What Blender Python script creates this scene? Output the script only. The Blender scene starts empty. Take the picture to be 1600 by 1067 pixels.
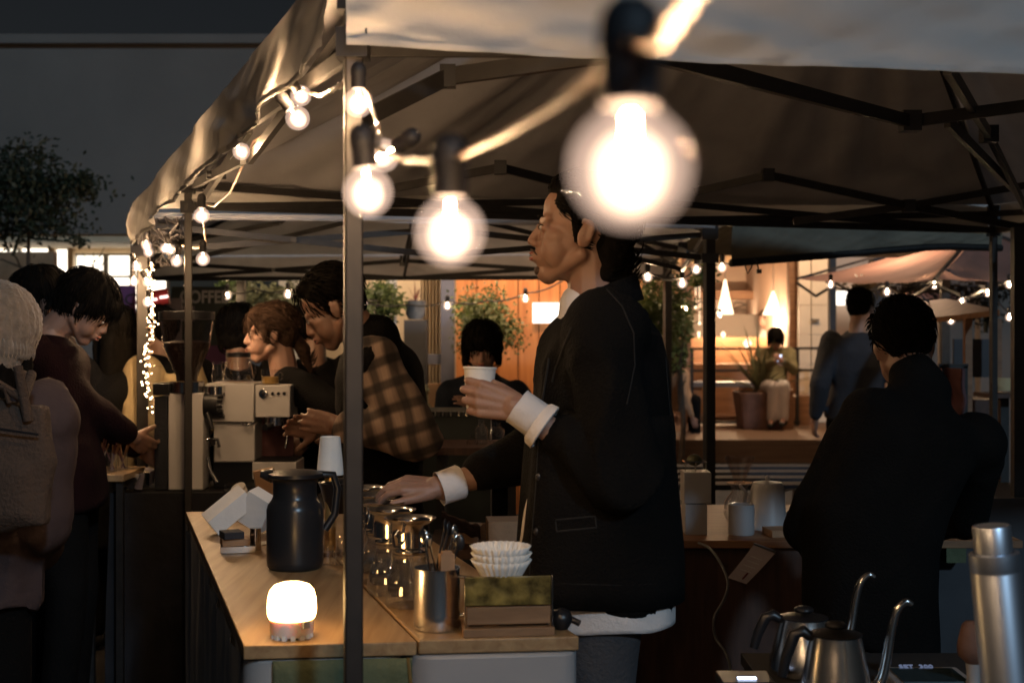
import bpy, bmesh, math, random
import numpy as np
from mathutils import Vector, Matrix, noise

random.seed(7)
SC = bpy.context.scene
R = math.radians
V = Vector

# ---------------------------------------------------------------- camera
CAM_H = 1.42
F = 2100.0                    # focal length in pixels of the 1600 px wide photograph
cam_d = bpy.data.cameras.new('camera')
cam = bpy.data.objects.new('camera', cam_d)
SC.collection.objects.link(cam)
cam.location = (0, 0, CAM_H)
cam.rotation_euler = (R(90), 0, 0)
cam_d.sensor_width = 36
cam_d.lens = 36 * F / 1600
cam_d.shift_y = -23.5 / 1600
cam_d.clip_start = 0.05
cam_d.clip_end = 300
cam_d.dof.use_dof = True
cam_d.dof.focus_distance = 3.3
cam_d.dof.aperture_fstop = 5.2
SC.camera = cam

# ---------------------------------------------------------------- sky, sun, exposure
SUN_EL, SUN_AZ = R(26), R(158)      # a weak cool light from behind and right of the camera
w = bpy.data.worlds.new('World'); SC.world = w; w.use_nodes = True
nt = w.node_tree; bg = nt.nodes['Background']
sky = nt.nodes.new('ShaderNodeTexSky'); sky.sky_type = 'NISHITA'; sky.sun_disc = False
sky.sun_elevation = SUN_EL; sky.sun_rotation = SUN_AZ
hs = nt.nodes.new('ShaderNodeHueSaturation'); hs.inputs['Saturation'].default_value = .45
nt.links.new(sky.outputs[0], hs.inputs['Color']); nt.links.new(hs.outputs[0], bg.inputs[0]); bg.inputs[1].default_value = 0.0024
sl = bpy.data.lights.new('sun', 'SUN'); sl.energy = 0.85; sl.angle = R(3); sl.color = (0.52, 0.77, 1.0)
so = bpy.data.objects.new('sun', sl); SC.collection.objects.link(so)
sd = V((math.sin(SUN_AZ) * math.cos(SUN_EL), math.cos(SUN_AZ) * math.cos(SUN_EL), math.sin(SUN_EL)))
so.rotation_euler = (-sd).to_track_quat('-Z', 'Y').to_euler(); so.location = sd * 20
vs = SC.view_settings
vs.view_transform = 'Standard'; vs.look = 'None'; vs.exposure = 0; vs.gamma = 1; vs.use_curve_mapping = False
cy = SC.cycles
cy.use_denoising = True
cy.max_bounces = 7; cy.diffuse_bounces = 3; cy.glossy_bounces = 4; cy.transparent_max_bounces = 24
cy.caustics_reflective = False; cy.caustics_refractive = False
cy.sample_clamp_indirect = 2.5; cy.sample_clamp_direct = 0
cy.use_light_tree = True

def P(px, py, d):
    return V(((px - 800) / F * d, d, CAM_H + (510 - py) / F * d))
def PX(px, d): return (px - 800) / F * d
def PZ(py, d): return CAM_H + (510 - py) / F * d
def S(px, d): return px / F * d

# ---------------------------------------------------------------- materials
MATS = {}
def mat(name, col=(.5, .5, .5), rough=.6, metal=0, var=.12, nscale=8, bump=0, bscale=60, spec=.5,
        emit=None, estr=0, sheen=0, alpha=None, trans=0, fn=None):
    m = bpy.data.materials.new(name); m.use_nodes = True
    t = m.node_tree; b = t.nodes['Principled BSDF']
    b.inputs['Roughness'].default_value = rough; b.inputs['Metallic'].default_value = metal
    b.inputs['Specular IOR Level'].default_value = spec
    if sheen:
        b.inputs['Sheen Weight'].default_value = sheen; b.inputs['Sheen Roughness'].default_value = .5
    tc = t.nodes.new('ShaderNodeTexCoord')
    if var:
        nz = t.nodes.new('ShaderNodeTexNoise'); nz.inputs['Scale'].default_value = nscale
        nz.inputs['Detail'].default_value = 5; t.links.new(tc.outputs['Object'], nz.inputs['Vector'])
        mr = t.nodes.new('ShaderNodeMapRange'); mr.inputs[1].default_value = .3; mr.inputs[2].default_value = .7
        mr.inputs[3].default_value = 1 - var; mr.inputs[4].default_value = 1 + var
        t.links.new(nz.outputs['Fac'], mr.inputs[0])
        mx = t.nodes.new('ShaderNodeMix'); mx.data_type = 'RGBA'; mx.blend_type = 'MULTIPLY'; mx.inputs[0].default_value = 1
        mx.inputs[6].default_value = (*col, 1); t.links.new(mr.outputs[0], mx.inputs[7])
        t.links.new(mx.outputs[2], b.inputs['Base Color'])
        m['_c'] = 1
    else:
        b.inputs['Base Color'].default_value = (*col, 1)
    if bump:
        n2 = t.nodes.new('ShaderNodeTexNoise'); n2.inputs['Scale'].default_value = bscale; n2.inputs['Detail'].default_value = 4
        t.links.new(tc.outputs['Object'], n2.inputs['Vector'])
        bp = t.nodes.new('ShaderNodeBump'); bp.inputs['Strength'].default_value = bump; bp.inputs['Distance'].default_value = .01
        t.links.new(n2.outputs['Fac'], bp.inputs['Height']); t.links.new(bp.outputs[0], b.inputs['Normal'])
    if emit:
        b.inputs['Emission Color'].default_value = (*emit, 1); b.inputs['Emission Strength'].default_value = estr
    if trans: b.inputs['Transmission Weight'].default_value = trans
    if fn: fn(t, b, tc)
    MATS[name] = m
    return m

def emitter(name, col, s):
    m = bpy.data.materials.new(name); m.use_nodes = True; t = m.node_tree
    t.nodes.clear(); e = t.nodes.new('ShaderNodeEmission'); o = t.nodes.new('ShaderNodeOutputMaterial')
    e.inputs[0].default_value = (*col, 1); e.inputs[1].default_value = s; t.links.new(e.outputs[0], o.inputs[0])
    MATS[name] = m; return m

def thin_glass(name, tint=(1, 1, 1), refl=.9, rough=.03, glow=None, gs=0, base=.04, edge=.6):
    """thin walled glass: clear in the middle, reflecting towards the rim"""
    m = bpy.data.materials.new(name); m.use_nodes = True; t = m.node_tree; t.nodes.clear()
    o = t.nodes.new('ShaderNodeOutputMaterial'); tr = t.nodes.new('ShaderNodeBsdfTransparent')
    tr.inputs[0].default_value = (*tint, 1)
    gl = t.nodes.new('ShaderNodeBsdfGlossy'); gl.inputs['Roughness'].default_value = rough
    gl.inputs[0].default_value = (refl, refl, refl, 1)
    lw = t.nodes.new('ShaderNodeLayerWeight'); lw.inputs[0].default_value = .35
    mr = t.nodes.new('ShaderNodeMapRange'); mr.inputs[3].default_value = base; mr.inputs[4].default_value = edge
    t.links.new(lw.outputs['Facing'], mr.inputs[0])
    mx = t.nodes.new('ShaderNodeMixShader'); t.links.new(mr.outputs[0], mx.inputs[0])
    t.links.new(tr.outputs[0], mx.inputs[1]); t.links.new(gl.outputs[0], mx.inputs[2])
    last = mx.outputs[0]
    if glow:
        e = t.nodes.new('ShaderNodeEmission'); e.inputs[0].default_value = (*glow, 1)
        m3 = t.nodes.new('ShaderNodeMapRange'); m3.inputs[3].default_value = gs * .55; m3.inputs[4].default_value = gs
        nz = t.nodes.new('ShaderNodeTexNoise'); nz.inputs['Scale'].default_value = 40
        tc = t.nodes.new('ShaderNodeTexCoord'); t.links.new(tc.outputs['Object'], nz.inputs['Vector'])
        mm = t.nodes.new('ShaderNodeMath'); mm.operation = 'MULTIPLY'; mm.use_clamp = False
        t.links.new(lw.outputs['Facing'], m3.inputs[0]); t.links.new(m3.outputs[0], mm.inputs[0])
        m4 = t.nodes.new('ShaderNodeMapRange'); m4.inputs[3].default_value = .6; m4.inputs[4].default_value = 1.4
        t.links.new(nz.outputs['Fac'], m4.inputs[0]); t.links.new(m4.outputs[0], mm.inputs[1])
        t.links.new(mm.outputs[0], e.inputs[1])
        ad = t.nodes.new('ShaderNodeAddShader'); t.links.new(last, ad.inputs[0]); t.links.new(e.outputs[0], ad.inputs[1])
        last = ad.outputs[0]
    t.links.new(last, o.inputs[0]); MATS[name] = m; return m

def fabric_fn(back=.25):
    """cloth that lets part of the light through"""
    def f(t, b, tc):
        o = [n for n in t.nodes if n.type == 'OUTPUT_MATERIAL'][0]
        tl = t.nodes.new('ShaderNodeBsdfTranslucent')
        src = b.inputs['Base Color'].links[0].from_socket if b.inputs['Base Color'].links else None
        if src: t.links.new(src, tl.inputs[0])
        mx = t.nodes.new('ShaderNodeMixShader'); mx.inputs[0].default_value = back
        t.links.new(b.outputs[0], mx.inputs[1]); t.links.new(tl.outputs[0], mx.inputs[2]); t.links.new(mx.outputs[0], o.inputs[0])
    return f

def wood_fn(c1, c2, scale=(1, 14, 14), rot=0):
    def f(t, b, tc):
        mp = t.nodes.new('ShaderNodeMapping'); mp.inputs['Scale'].default_value = scale; mp.inputs['Rotation'].default_value = (0, 0, rot)
        t.links.new(tc.outputs['Object'], mp.inputs[0])
        nz = t.nodes.new('ShaderNodeTexNoise'); nz.inputs['Scale'].default_value = 3; nz.inputs['Detail'].default_value = 8
        nz.inputs['Distortion'].default_value = .6
        t.links.new(mp.outputs[0], nz.inputs['Vector'])
        cr = t.nodes.new('ShaderNodeValToRGB'); cr.color_ramp.elements[0].position = .3; cr.color_ramp.elements[1].position = .7
        cr.color_ramp.elements[0].color = (*c1, 1); cr.color_ramp.elements[1].color = (*c2, 1)
        t.links.new(nz.outputs['Fac'], cr.inputs[0]); t.links.new(cr.outputs[0], b.inputs['Base Color'])
        bp = t.nodes.new('ShaderNodeBump'); bp.inputs['Strength'].default_value = .25; bp.inputs['Distance'].default_value = .002
        t.links.new(nz.outputs['Fac'], bp.inputs['Height']); t.links.new(bp.outputs[0], b.inputs['Normal'])
    return f

def sss(t, b, tc):
    b.inputs['Subsurface Weight'].default_value = .25; b.inputs['Subsurface Radius'].default_value = (.012, .005, .003); b.inputs['Subsurface Scale'].default_value = 1
mat('canvas', (.50, .49, .48), .7, var=.07, nscale=3, bump=.2, bscale=30, fn=fabric_fn(.24))
mat('canvas_olive', (.15, .13, .095), .8, var=.25, nscale=4, bump=.4, bscale=9)
mat('canvas_dark', (.36, .355, .37), .75, var=.15, nscale=4, bump=.4, bscale=9, fn=fabric_fn(.10))
mat('canvas_pink', (.45, .27, .22), .85, var=.12, nscale=3, bump=.3, bscale=12, fn=fabric_fn(.5))
mat('frame_metal', (.018, .016, .015), .5, .2, var=.3, nscale=30)
mat('leg_metal', (.022, .018, .016), .5, .2, var=.25, nscale=20)
mat('steel', (.62, .61, .60), .16, 1, var=.05)
mat('steel_brushed', (.78, .79, .80), .24, 1, var=.04)
mat('alu', (.70, .76, .86), .40, 1, var=.04)
mat('black_plastic', (.012, .012, .014), .35, var=.2)
mat('black_matte', (.012, .012, .013), .8, var=.3)
mat('black_enamel', (.018, .02, .024), .28, .2, var=.15)
mat('lamp_body', (.82, .80, .77), .5, var=.03, fn=sss)
mat('white_plastic', (.32, .31, .31), .45, var=.04)
mat('white_metal', (.64, .62, .61), .42, var=.06, bump=.05)
mat('white_paper', (.70, .68, .64), .8, var=.06, bump=.15, bscale=40)
mat('kraft', (.30, .18, .10), .85, var=.2, bump=.2)
mat('gold', (.75, .48, .18), .3, .8, var=.1)
mat('oak', rough=.5, fn=wood_fn((.22, .125, .055), (.36, .235, .115), (16, 1.0, 16), R(17)), var=0)
mat('box_wood', rough=.55, fn=wood_fn((.17, .09, .04), (.26, .145, .07), (2, 20, 20)), var=0)
mat('dark_wood', rough=.6, fn=wood_fn((.035, .014, .008), (.07, .03, .017), (16, 16, 1.5)), var=0)
mat('orange_wood', rough=.6, fn=wood_fn((.42, .15, .045), (.60, .25, .08), (9, 9, .5)), var=0)
mat('brown_wood', rough=.55, fn=wood_fn((.16, .075, .035), (.26, .13, .06), (1, 12, 12)), var=0)
mat('deck_wood', rough=.7, fn=wood_fn((.11, .06, .035), (.19, .11, .065), (.6, 8, 8)), var=0)
mat('asphalt', (.035, .032, .03), .9, var=.35, nscale=3, bump=.6, bscale=90)
mat('concrete', (.155, .132, .115), .9, var=.12, nscale=.7, bump=.2, bscale=12)
mat('plaster', (.62, .46, .36), .8, var=.05, nscale=1.2)
mat('cream_paint', (.62, .50, .36), .6, var=.05)
mat('soffit', (.60, .46, .30), .7, var=.08)
mat('blue_grey', (.11, .12, .17), .5, var=.08)
mat('white_frame', (.55, .55, .56), .5, var=.06)
mat('terracotta', (.16, .085, .06), .8, var=.25, bump=.3)
mat('stone_pot', (.10, .12, .15), .75, var=.5, nscale=12, bump=.5)
mat('charcoal', (.035, .035, .04), .6, var=.2)
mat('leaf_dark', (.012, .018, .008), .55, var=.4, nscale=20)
mat('leaf', (.07, .10, .03), .5, var=.5, nscale=14, fn=fabric_fn(.3))
mat('leaf_olive', (.10, .10, .05), .5, var=.4, nscale=14, fn=fabric_fn(.3))
mat('leaf_red', (.16, .05, .04), .5, var=.4, nscale=14)
mat('bark', (.05, .035, .025), .9, var=.4, bump=.5)
mat('skin', (.27, .155, .11), .5, var=.10, nscale=18, bump=.12, bscale=260, fn=sss)
mat('skin_pale', (.34, .20, .15), .5, var=.08, nscale=18, bump=.10, bscale=260, fn=sss)
mat('lips', (.30, .095, .07), .42, var=.1)
mat('eye_white', (.45, .42, .40), .25, var=0)
mat('eye_dark', (.01, .007, .006), .12, var=0)
mat('hair_black', (.006, .005, .004), .85, var=.4, nscale=60, spec=.04)
mat('hair_brown', (.040, .023, .015), .75, var=.4, nscale=60, spec=.1)
mat('stubble', (.05, .028, .02), .7, var=.3)
mat('seam', (.0095, .0085, .008), .9, var=.2)
mat('cable_dimmed', (.085, .055, .038), .5, var=.15, nscale=60)  # same cable, darkened where the nearest bulb would overexpose it
mat('cloth_black', (.0045, .0041, .0039), .9, var=.35, nscale=6, bump=.5, bscale=160, spec=.12)
mat('cloth_navy', (.010, .013, .020), .85, var=.3, bump=.4, bscale=120, spec=.15)
mat('cloth_maroon', (.010, .0028, .0032), .9, var=.3, bump=.5, bscale=140, spec=.1)
mat('cloth_white', (.62, .58, .56), .85, var=.06, bump=.3, bscale=90)
mat('cloth_grey', (.05, .05, .055), .9, var=.2, bump=.4, bscale=120)
mat('cloth_blue_grey', (.022, .024, .032), .9, var=.2, bump=.4)
mat('cloth_olive', (.16, .14, .07), .9, var=.2, bump=.4)
mat('cloth_mauve', (.055, .038, .038), .8, var=.15, bump=.5, bscale=30, spec=.2)
mat('cloth_cream', (.52, .40, .22), .9, var=.12, bump=.4)
mat('knit', (.20, .155, .115), .95, var=.25, nscale=40, bump=.9, bscale=70, sheen=.3)
mat('tote', (.055, .036, .026), .9, var=.2, bump=.6, bscale=120)
mat('beans', (.016, .006, .003), .45, var=.6, nscale=90, bump=1, bscale=90)
mat('coffee_drink', (.55, .34, .10), .4, var=.05)
mat('purple_print', (.16, .045, .13), .6, var=.25, nscale=3)
mat('grey_print', (.50, .50, .52), .7, var=0)
mat('poster_white', (.22, .19, .21), .7, var=.05)
mat('green_grey', (.05, .06, .055), .8, var=.1)
mat('red_print', (.25, .015, .01), .5, var=.1)
mat('glass_reflection', (.15, .11, .03), .25, var=.95, nscale=30, bump=.4, bscale=30)  # amber mottling painted in place of reflections on the glass pane
mat('green_cloth', (.10, .115, .06), .9, var=.15, bump=.4, bscale=60)
mat('panel_grey', (.36, .37, .38), .7, var=.15)
mat('rubber', (.01, .01, .01), .7, var=0)
mat('cable_black', (.022, .02, .022), .6, var=0)
mat('cable_clear', (.42, .27, .18), .3, var=.15, nscale=60, emit=(1, .62, .36), estr=.10)  # slight glow added to imitate bulb light caught in the cable
mat('cable_grey', (.10, .10, .10), .5, var=0)
mat('ink', (.03, .02, .02), .8, var=0)
mat('ink_red', (.12, .01, .015), .8, var=0)
mat('tile_blue', (.10, .15, .22), .4, var=.2, nscale=2)
mat('cloth_drape', (.011, .011, .014), .9, var=.3, bump=.6, bscale=12)
mat('crate_green', (.012, .018, .016), .6, var=.2)
mat('pink_cloth', (.14, .06, .06), .9, var=.4, nscale=8)
mat('oven_glass', (.03, .05, .06), .1, var=0)

def plaid(t, b, tc):
    """tan checks crossed by soft dark bands, tilted with the sleeve"""
    mp = t.nodes.new('ShaderNodeMapping'); mp.inputs['Rotation'].default_value = (0, R(17), 0)
    t.links.new(tc.outputs['Object'], mp.inputs[0]); last = None
    for ax, sc in (('X', 5.2), ('Z', 4.4), ('X', 10.4)):
        wv = t.nodes.new('ShaderNodeTexWave'); wv.bands_direction = ax; wv.inputs['Scale'].default_value = sc
        wv.inputs['Distortion'].default_value = 1.6; wv.inputs['Detail'].default_value = 1
        t.links.new(mp.outputs[0], wv.inputs['Vector'])
        mr = t.nodes.new('ShaderNodeMapRange'); mr.inputs[1].default_value = .45; mr.inputs[2].default_value = .85
        mr.inputs[3].default_value = 1; mr.inputs[4].default_value = .22 if sc < 10 else .75
        t.links.new(wv.outputs['Fac'], mr.inputs[0])
        if last is None: last = mr.outputs[0]
        else:
            mu = t.nodes.new('ShaderNodeMath'); mu.operation = 'MULTIPLY'; t.links.new(last, mu.inputs[0]); t.links.new(mr.outputs[0], mu.inputs[1]); last = mu.outputs[0]
    cr = t.nodes.new('ShaderNodeValToRGB'); cr.color_ramp.elements[0].color = (.012, .010, .010, 1); cr.color_ramp.elements[1].color = (.34, .24, .18, 1)
    t.links.new(last, cr.inputs[0]); t.links.new(cr.outputs[0], b.inputs['Base Color'])
mat('plaid', rough=.9, var=0, fn=plaid)

thin_glass('glass', refl=.95, base=.10, edge=.75)
thin_glass('acrylic', (.96, .97, 1), refl=.6, base=.03, edge=.3)
thin_glass('hopper_glass', (.93, .90, .87), refl=.7, base=.06, edge=.4)
def bulb_shell(name, k0, k1, p, rim, col, refl=0):
    """glowing shell of a lit bulb: strong towards the filament, fading out, a soft rim where the glass is seen edge on"""
    m = bpy.data.materials.new(name); m.use_nodes = True; t = m.node_tree; t.nodes.clear()
    o = t.nodes.new('ShaderNodeOutputMaterial'); tr = t.nodes.new('ShaderNodeBsdfTransparent'); e = t.nodes.new('ShaderNodeEmission'); e.inputs[0].default_value = (*col, 1)
    lw = t.nodes.new('ShaderNodeLayerWeight'); lw.inputs[0].default_value = .5
    def M_(op, a, b_):
        n = t.nodes.new('ShaderNodeMath'); n.operation = op
        for i_, v_ in ((0, a), (1, b_)):
            if isinstance(v_, (int, float)): n.inputs[i_].default_value = v_
            else: t.links.new(v_, n.inputs[i_])
        return n.outputs[0]
    f = lw.outputs['Facing']; inv = M_('SUBTRACT', 1.0, f)
    tc = t.nodes.new('ShaderNodeTexCoord'); nz = t.nodes.new('ShaderNodeTexNoise'); nz.inputs['Scale'].default_value = 55; nz.inputs['Distortion'].default_value = 1.5; t.links.new(tc.outputs['Object'], nz.inputs['Vector'])
    s_ = M_('ADD', M_('MULTIPLY', M_('POWER', inv, p), k0), M_('ADD', k1, M_('MULTIPLY', M_('POWER', f, 3.0), rim)))
    s_ = M_('MULTIPLY', s_, M_('ADD', .55, M_('MULTIPLY', nz.outputs['Fac'], .9)))
    t.links.new(s_, e.inputs[1]); ad = t.nodes.new('ShaderNodeAddShader'); base = tr.outputs[0]
    if refl:
        gl = t.nodes.new('ShaderNodeBsdfGlossy'); gl.inputs['Roughness'].default_value = .03; mx = t.nodes.new('ShaderNodeMixShader')
        t.links.new(M_('MULTIPLY', f, refl), mx.inputs[0]); t.links.new(tr.outputs[0], mx.inputs[1]); t.links.new(gl.outputs[0], mx.inputs[2]); base = mx.outputs[0]
    t.links.new(base, ad.inputs[0]); t.links.new(e.outputs[0], ad.inputs[1]); t.links.new(ad.outputs[0], o.inputs[0]); MATS[name] = m
bulb_shell('bulb_glass', .55, .12, 2.2, .34, (1, .68, .52), .06)
bulb_shell('bulb_glow', 1.7, .0, 2.0, .0, (1, .66, .42))  # extra inner shell, its glow imitating haze round the filament
thin_glass('window_glass', (.95, .95, .95), refl=.5, base=.03, edge=.4)
WARM = (1, .62, .30)
emitter('bulb_core', (1, .62, .32), 2500)
emitter('bulb_core_small', (1, .66, .36), 600)
emitter('fairy', (1, .66, .34), 34)
emitter('lantern_glow', (1, .56, .20), 24)
emitter('lit_window', (1, .88, .70), 3.0)
emitter('lit_pendant', (1, .74, .48), 3.2)
emitter('lit_panel', (1, .72, .46), 7)
emitter('lit_downlight', (1, .60, .30), 40)
emitter('lit_screen', (.62, .72, 1), 4)
emitter('lit_tail', (1, .6, .55), 3)
emitter('lit_lcd', (.50, .62, 1), .22)
emitter('lit_menu', (1, .92, .8), 2.2)

# ---------------------------------------------------------------- mesh building
COL = SC.collection
BASE = {}
def frame(z, x=(1, 0, 0)):
    """rotation whose Z column is z"""
    z = V(z).normalized(); x = V(x)
    if abs(z.dot(x.normalized())) > .98: x = V((0, 1, 0))
    y = z.cross(x).normalized(); x = y.cross(z).normalized()
    return Matrix((x, y, z)).transposed()
def rz(a): return Matrix.Rotation(a, 3, 'Z')

class MB:
    def __init__(s): s.v = []; s.f = []; s.m = []; s.sm = []
    def add(s, vs, fs, mi=0, smooth=True):
        n = len(s.v); s.v += [V(p) for p in vs]
        for f in fs: s.f.append(tuple(i + n for i in f)); s.m.append(mi); s.sm.append(smooth)
        return s
    def box(s, c, size, rot=None, mi=0, taper=1):
        c = V(c); h = V(size) / 2; vs = []
        for z in (-1, 1):
            k = taper if z > 0 else 1
            for x, y in ((-1, -1), (1, -1), (1, 1), (-1, 1)):
                p = V((x * h.x * k, y * h.y * k, z * h.z)); vs.append(c + (rot @ p if rot else p))
        return s.add(vs, [(0, 3, 2, 1), (4, 5, 6, 7), (0, 1, 5, 4), (1, 2, 6, 5), (2, 3, 7, 6), (3, 0, 4, 7)], mi, False)
    def hexa(s, lo, hi, mi=0):
        """bottom ring and top ring of four points"""
        return s.add(list(lo) + list(hi), [(0, 3, 2, 1), (4, 5, 6, 7), (0, 1, 5, 4), (1, 2, 6, 5), (2, 3, 7, 6), (3, 0, 4, 7)], mi, False)
    def bar(s, a, b, w_, h_=None, mi=0, up=(0, 0, 1)):
        a = V(a); b = V(b); h_ = h_ or w_; z = (b - a).normalized(); upv = V(up)
        if abs(z.dot(upv)) > .98: upv = V((0, 1, 0))
        x = z.cross(upv).normalized(); y = x.cross(z)
        r = Matrix((x, y, z)).transposed()
        return s.box((a + b) / 2, (w_, h_, (b - a).length), r, mi)
    def lathe(s, prof, o=(0, 0, 0), n=24, rot=None, mi=0, flute=0, nf=0, sx=1, sy=1, closed=False):
        o = V(o); vs = []; fs = []
        for k, (r, z) in enumerate(prof):
            for i in range(n):
                a = 2 * math.pi * i / n; rr = r * (1 + (flute * math.cos(nf * a) * (k / max(1, len(prof) - 1)) if flute else 0))
                p = V((rr * math.cos(a) * sx, rr * math.sin(a) * sy, z)); vs.append(o + (rot @ p if rot else p))
        for k in range(len(prof) - 1):
            for i in range(n):
                j = (i + 1) % n
                fs.append((k * n + i, k * n + j, (k + 1) * n + j, (k + 1) * n + i))
        if prof[0][0] > 1e-4 and closed: fs.append(tuple(reversed(range(n))))
        if prof[-1][0] > 1e-4 and closed: fs.append(tuple((len(prof) - 1) * n + i for i in range(n)))
        return s.add(vs, fs, mi)
    def cyl(s, a, b, r0, r1=None, n=16, mi=0):
        a = V(a); b = V(b); r1 = r0 if r1 is None else r1; L = (b - a).length
        return s.lathe([(r0, 0), (r1, L)], a, n, frame(b - a), mi, closed=True)
    def ell(s, c, r, rot=None, nu=14, nv=10, mi=0):
        if not hasattr(r, '__len__'): r = (r, r, r)
        c = V(c); vs = []; fs = []
        top = len(vs)
        for k in range(1, nv):
            t = math.pi * k / nv
            for i in range(nu):
                a = 2 * math.pi * i / nu
                p = V((r[0] * math.sin(t) * math.cos(a), r[1] * math.sin(t) * math.sin(a), r[2] * math.cos(t)))
                vs.append(c + (rot @ p if rot else p))
        for k in range(nv - 2):
            for i in range(nu):
                j = (i + 1) % nu; fs.append((k * nu + i, (k + 1) * nu + i, (k + 1) * nu + j, k * nu + j))
        t0 = V((0, 0, r[2])); b0 = V((0, 0, -r[2]))
        vs.append(c + (rot @ t0 if rot else t0)); vs.append(c + (rot @ b0 if rot else b0)); nt_, nb = len(vs) - 2, len(vs) - 1
        for i in range(nu):
            j = (i + 1) % nu; fs.append((nt_, i, j)); fs.append((nb, (nv - 2) * nu + j, (nv - 2) * nu + i))
        return s.add(vs, fs, mi)
    def cap(s, a, b, r0, r1=None, n=14, mi=0):
        """tapered capsule"""
        a = V(a); b = V(b); r1 = r0 if r1 is None else r1; L = (b - a).length
        if L < 1e-5: return s.ell(a, r0, mi=mi)
        pr = [(r0 * math.sin(t * math.pi / 8), -r0 * math.cos(t * math.pi / 8)) for t in range(0, 5)]
        pr[0] = (r0 * .08, -r0)
        q = [(r1 * math.cos(t * math.pi / 8), L + r1 * math.sin(t * math.pi / 8)) for t in range(0, 5)]
        q[-1] = (r1 * .08, L + r1)
        return s.lathe(pr + q, a, n, frame(b - a), mi, closed=True)
    def path(s, pts, r, n=8, mi=0, close=True):
        pts = [V(p) for p in pts]; rs = r if hasattr(r, '__len__') else [r] * len(pts); vs = []; fs = []
        x = None
        for k, p in enumerate(pts):
            d = (pts[min(k + 1, len(pts) - 1)] - pts[max(k - 1, 0)])
            d = d.normalized() if d.length > 1e-7 else V((0, 0, 1))
            if x is None:
                x = d.orthogonal().normalized()
            else:
                x = (x - d * x.dot(d)); x = x.normalized() if x.length > 1e-6 else d.orthogonal().normalized()
            y = d.cross(x)
            for i in range(n):
                a = 2 * math.pi * i / n; vs.append(p + (x * math.cos(a) + y * math.sin(a)) * rs[k])
        for k in range(len(pts) - 1):
            for i in range(n):
                j = (i + 1) % n; fs.append((k * n + i, k * n + j, (k + 1) * n + j, (k + 1) * n + i))
        if close: fs.append(tuple(reversed(range(n)))); fs.append(tuple((len(pts) - 1) * n + i for i in range(n)))
        return s.add(vs, fs, mi)
    def grid(s, fn, nu, nv, mi=0, smooth=True):
        vs = [fn(i / nu, j / nv) for j in range(nv + 1) for i in range(nu + 1)]
        fs = [(j * (nu + 1) + i, j * (nu + 1) + i + 1, (j + 1) * (nu + 1) + i + 1, (j + 1) * (nu + 1) + i) for j in range(nv) for i in range(nu)]
        return s.add(vs, fs, mi, smooth)
    def poly(s, pts, mi=0): return s.add(pts, [tuple(range(len(pts)))], mi, False)
    def slab(s, outline, z0, z1, mi=0):
        n = len(outline); lo = [V((p[0], p[1], z0)) for p in outline]; hi = [V((p[0], p[1], z1)) for p in outline]
        fs = [tuple(reversed(range(n))), tuple(range(n, 2 * n))] + [(i, (i + 1) % n, n + (i + 1) % n, n + i) for i in range(n)]
        return s.add(lo + hi, fs, mi, False)
    def mesh(s, name, mats, off=V((0, 0, 0))):
        me = bpy.data.meshes.new(name)
        me.from_pydata([tuple(p - off) for p in s.v], [], s.f)
        for mm in (mats if isinstance(mats, (list, tuple)) else [mats]): me.materials.append(MATS[mm])
        me.polygons.foreach_set('material_index', s.m); me.polygons.foreach_set('use_smooth', s.sm)
        me.update()
        if len(s.f) < 6000: me.set_sharp_from_angle(angle=R(48))
        return me
    def build(s, name, mats, parent=None, bevel=0, solid=0):
        off = BASE[parent.name] if parent else V((0, 0, 0))
        o = bpy.data.objects.new(name, s.mesh(name, mats, off)); COL.objects.link(o)
        if parent: o.parent = parent
        BASE[o.name] = off
        if solid:
            md = o.modifiers.new('s', 'SOLIDIFY'); md.thickness = solid; md.offset = 0
        if bevel:
            md = o.modifiers.new('b', 'BEVEL'); md.width = bevel; md.segments = 2; md.limit_method = 'ANGLE'; md.angle_limit = R(40)
        return o

def tag(o, label, cat=None, group=None, kind=None):
    if label: o['label'] = label
    if cat: o['category'] = cat
    if group: o['group'] = group
    if kind: o['kind'] = kind
    return o
def thing(name, loc, label, cat, group=None):
    o = bpy.data.objects.new(name, None); COL.objects.link(o); o.location = loc; o.empty_display_size = .1
    BASE[o.name] = V(loc); return tag(o, label, cat, group)
def struct(name, mb, mats, **k):
    o = mb.build(name, mats, **k); o['kind'] = 'structure'; return o
def inst(name, me, parent, loc, rot=None, sc=None):
    """an object that shares a mesh; loc in world coordinates"""
    o = bpy.data.objects.new(name, me); COL.objects.link(o)
    o.location = V(loc) - (BASE[parent.name] if parent else V((0, 0, 0)))
    if rot is not None: o.rotation_euler = rot
    if sc is not None: o.scale = (sc, sc, sc) if not hasattr(sc, '__len__') else sc
    if parent: o.parent = parent
    BASE[o.name] = V(loc)
    return o

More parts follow.
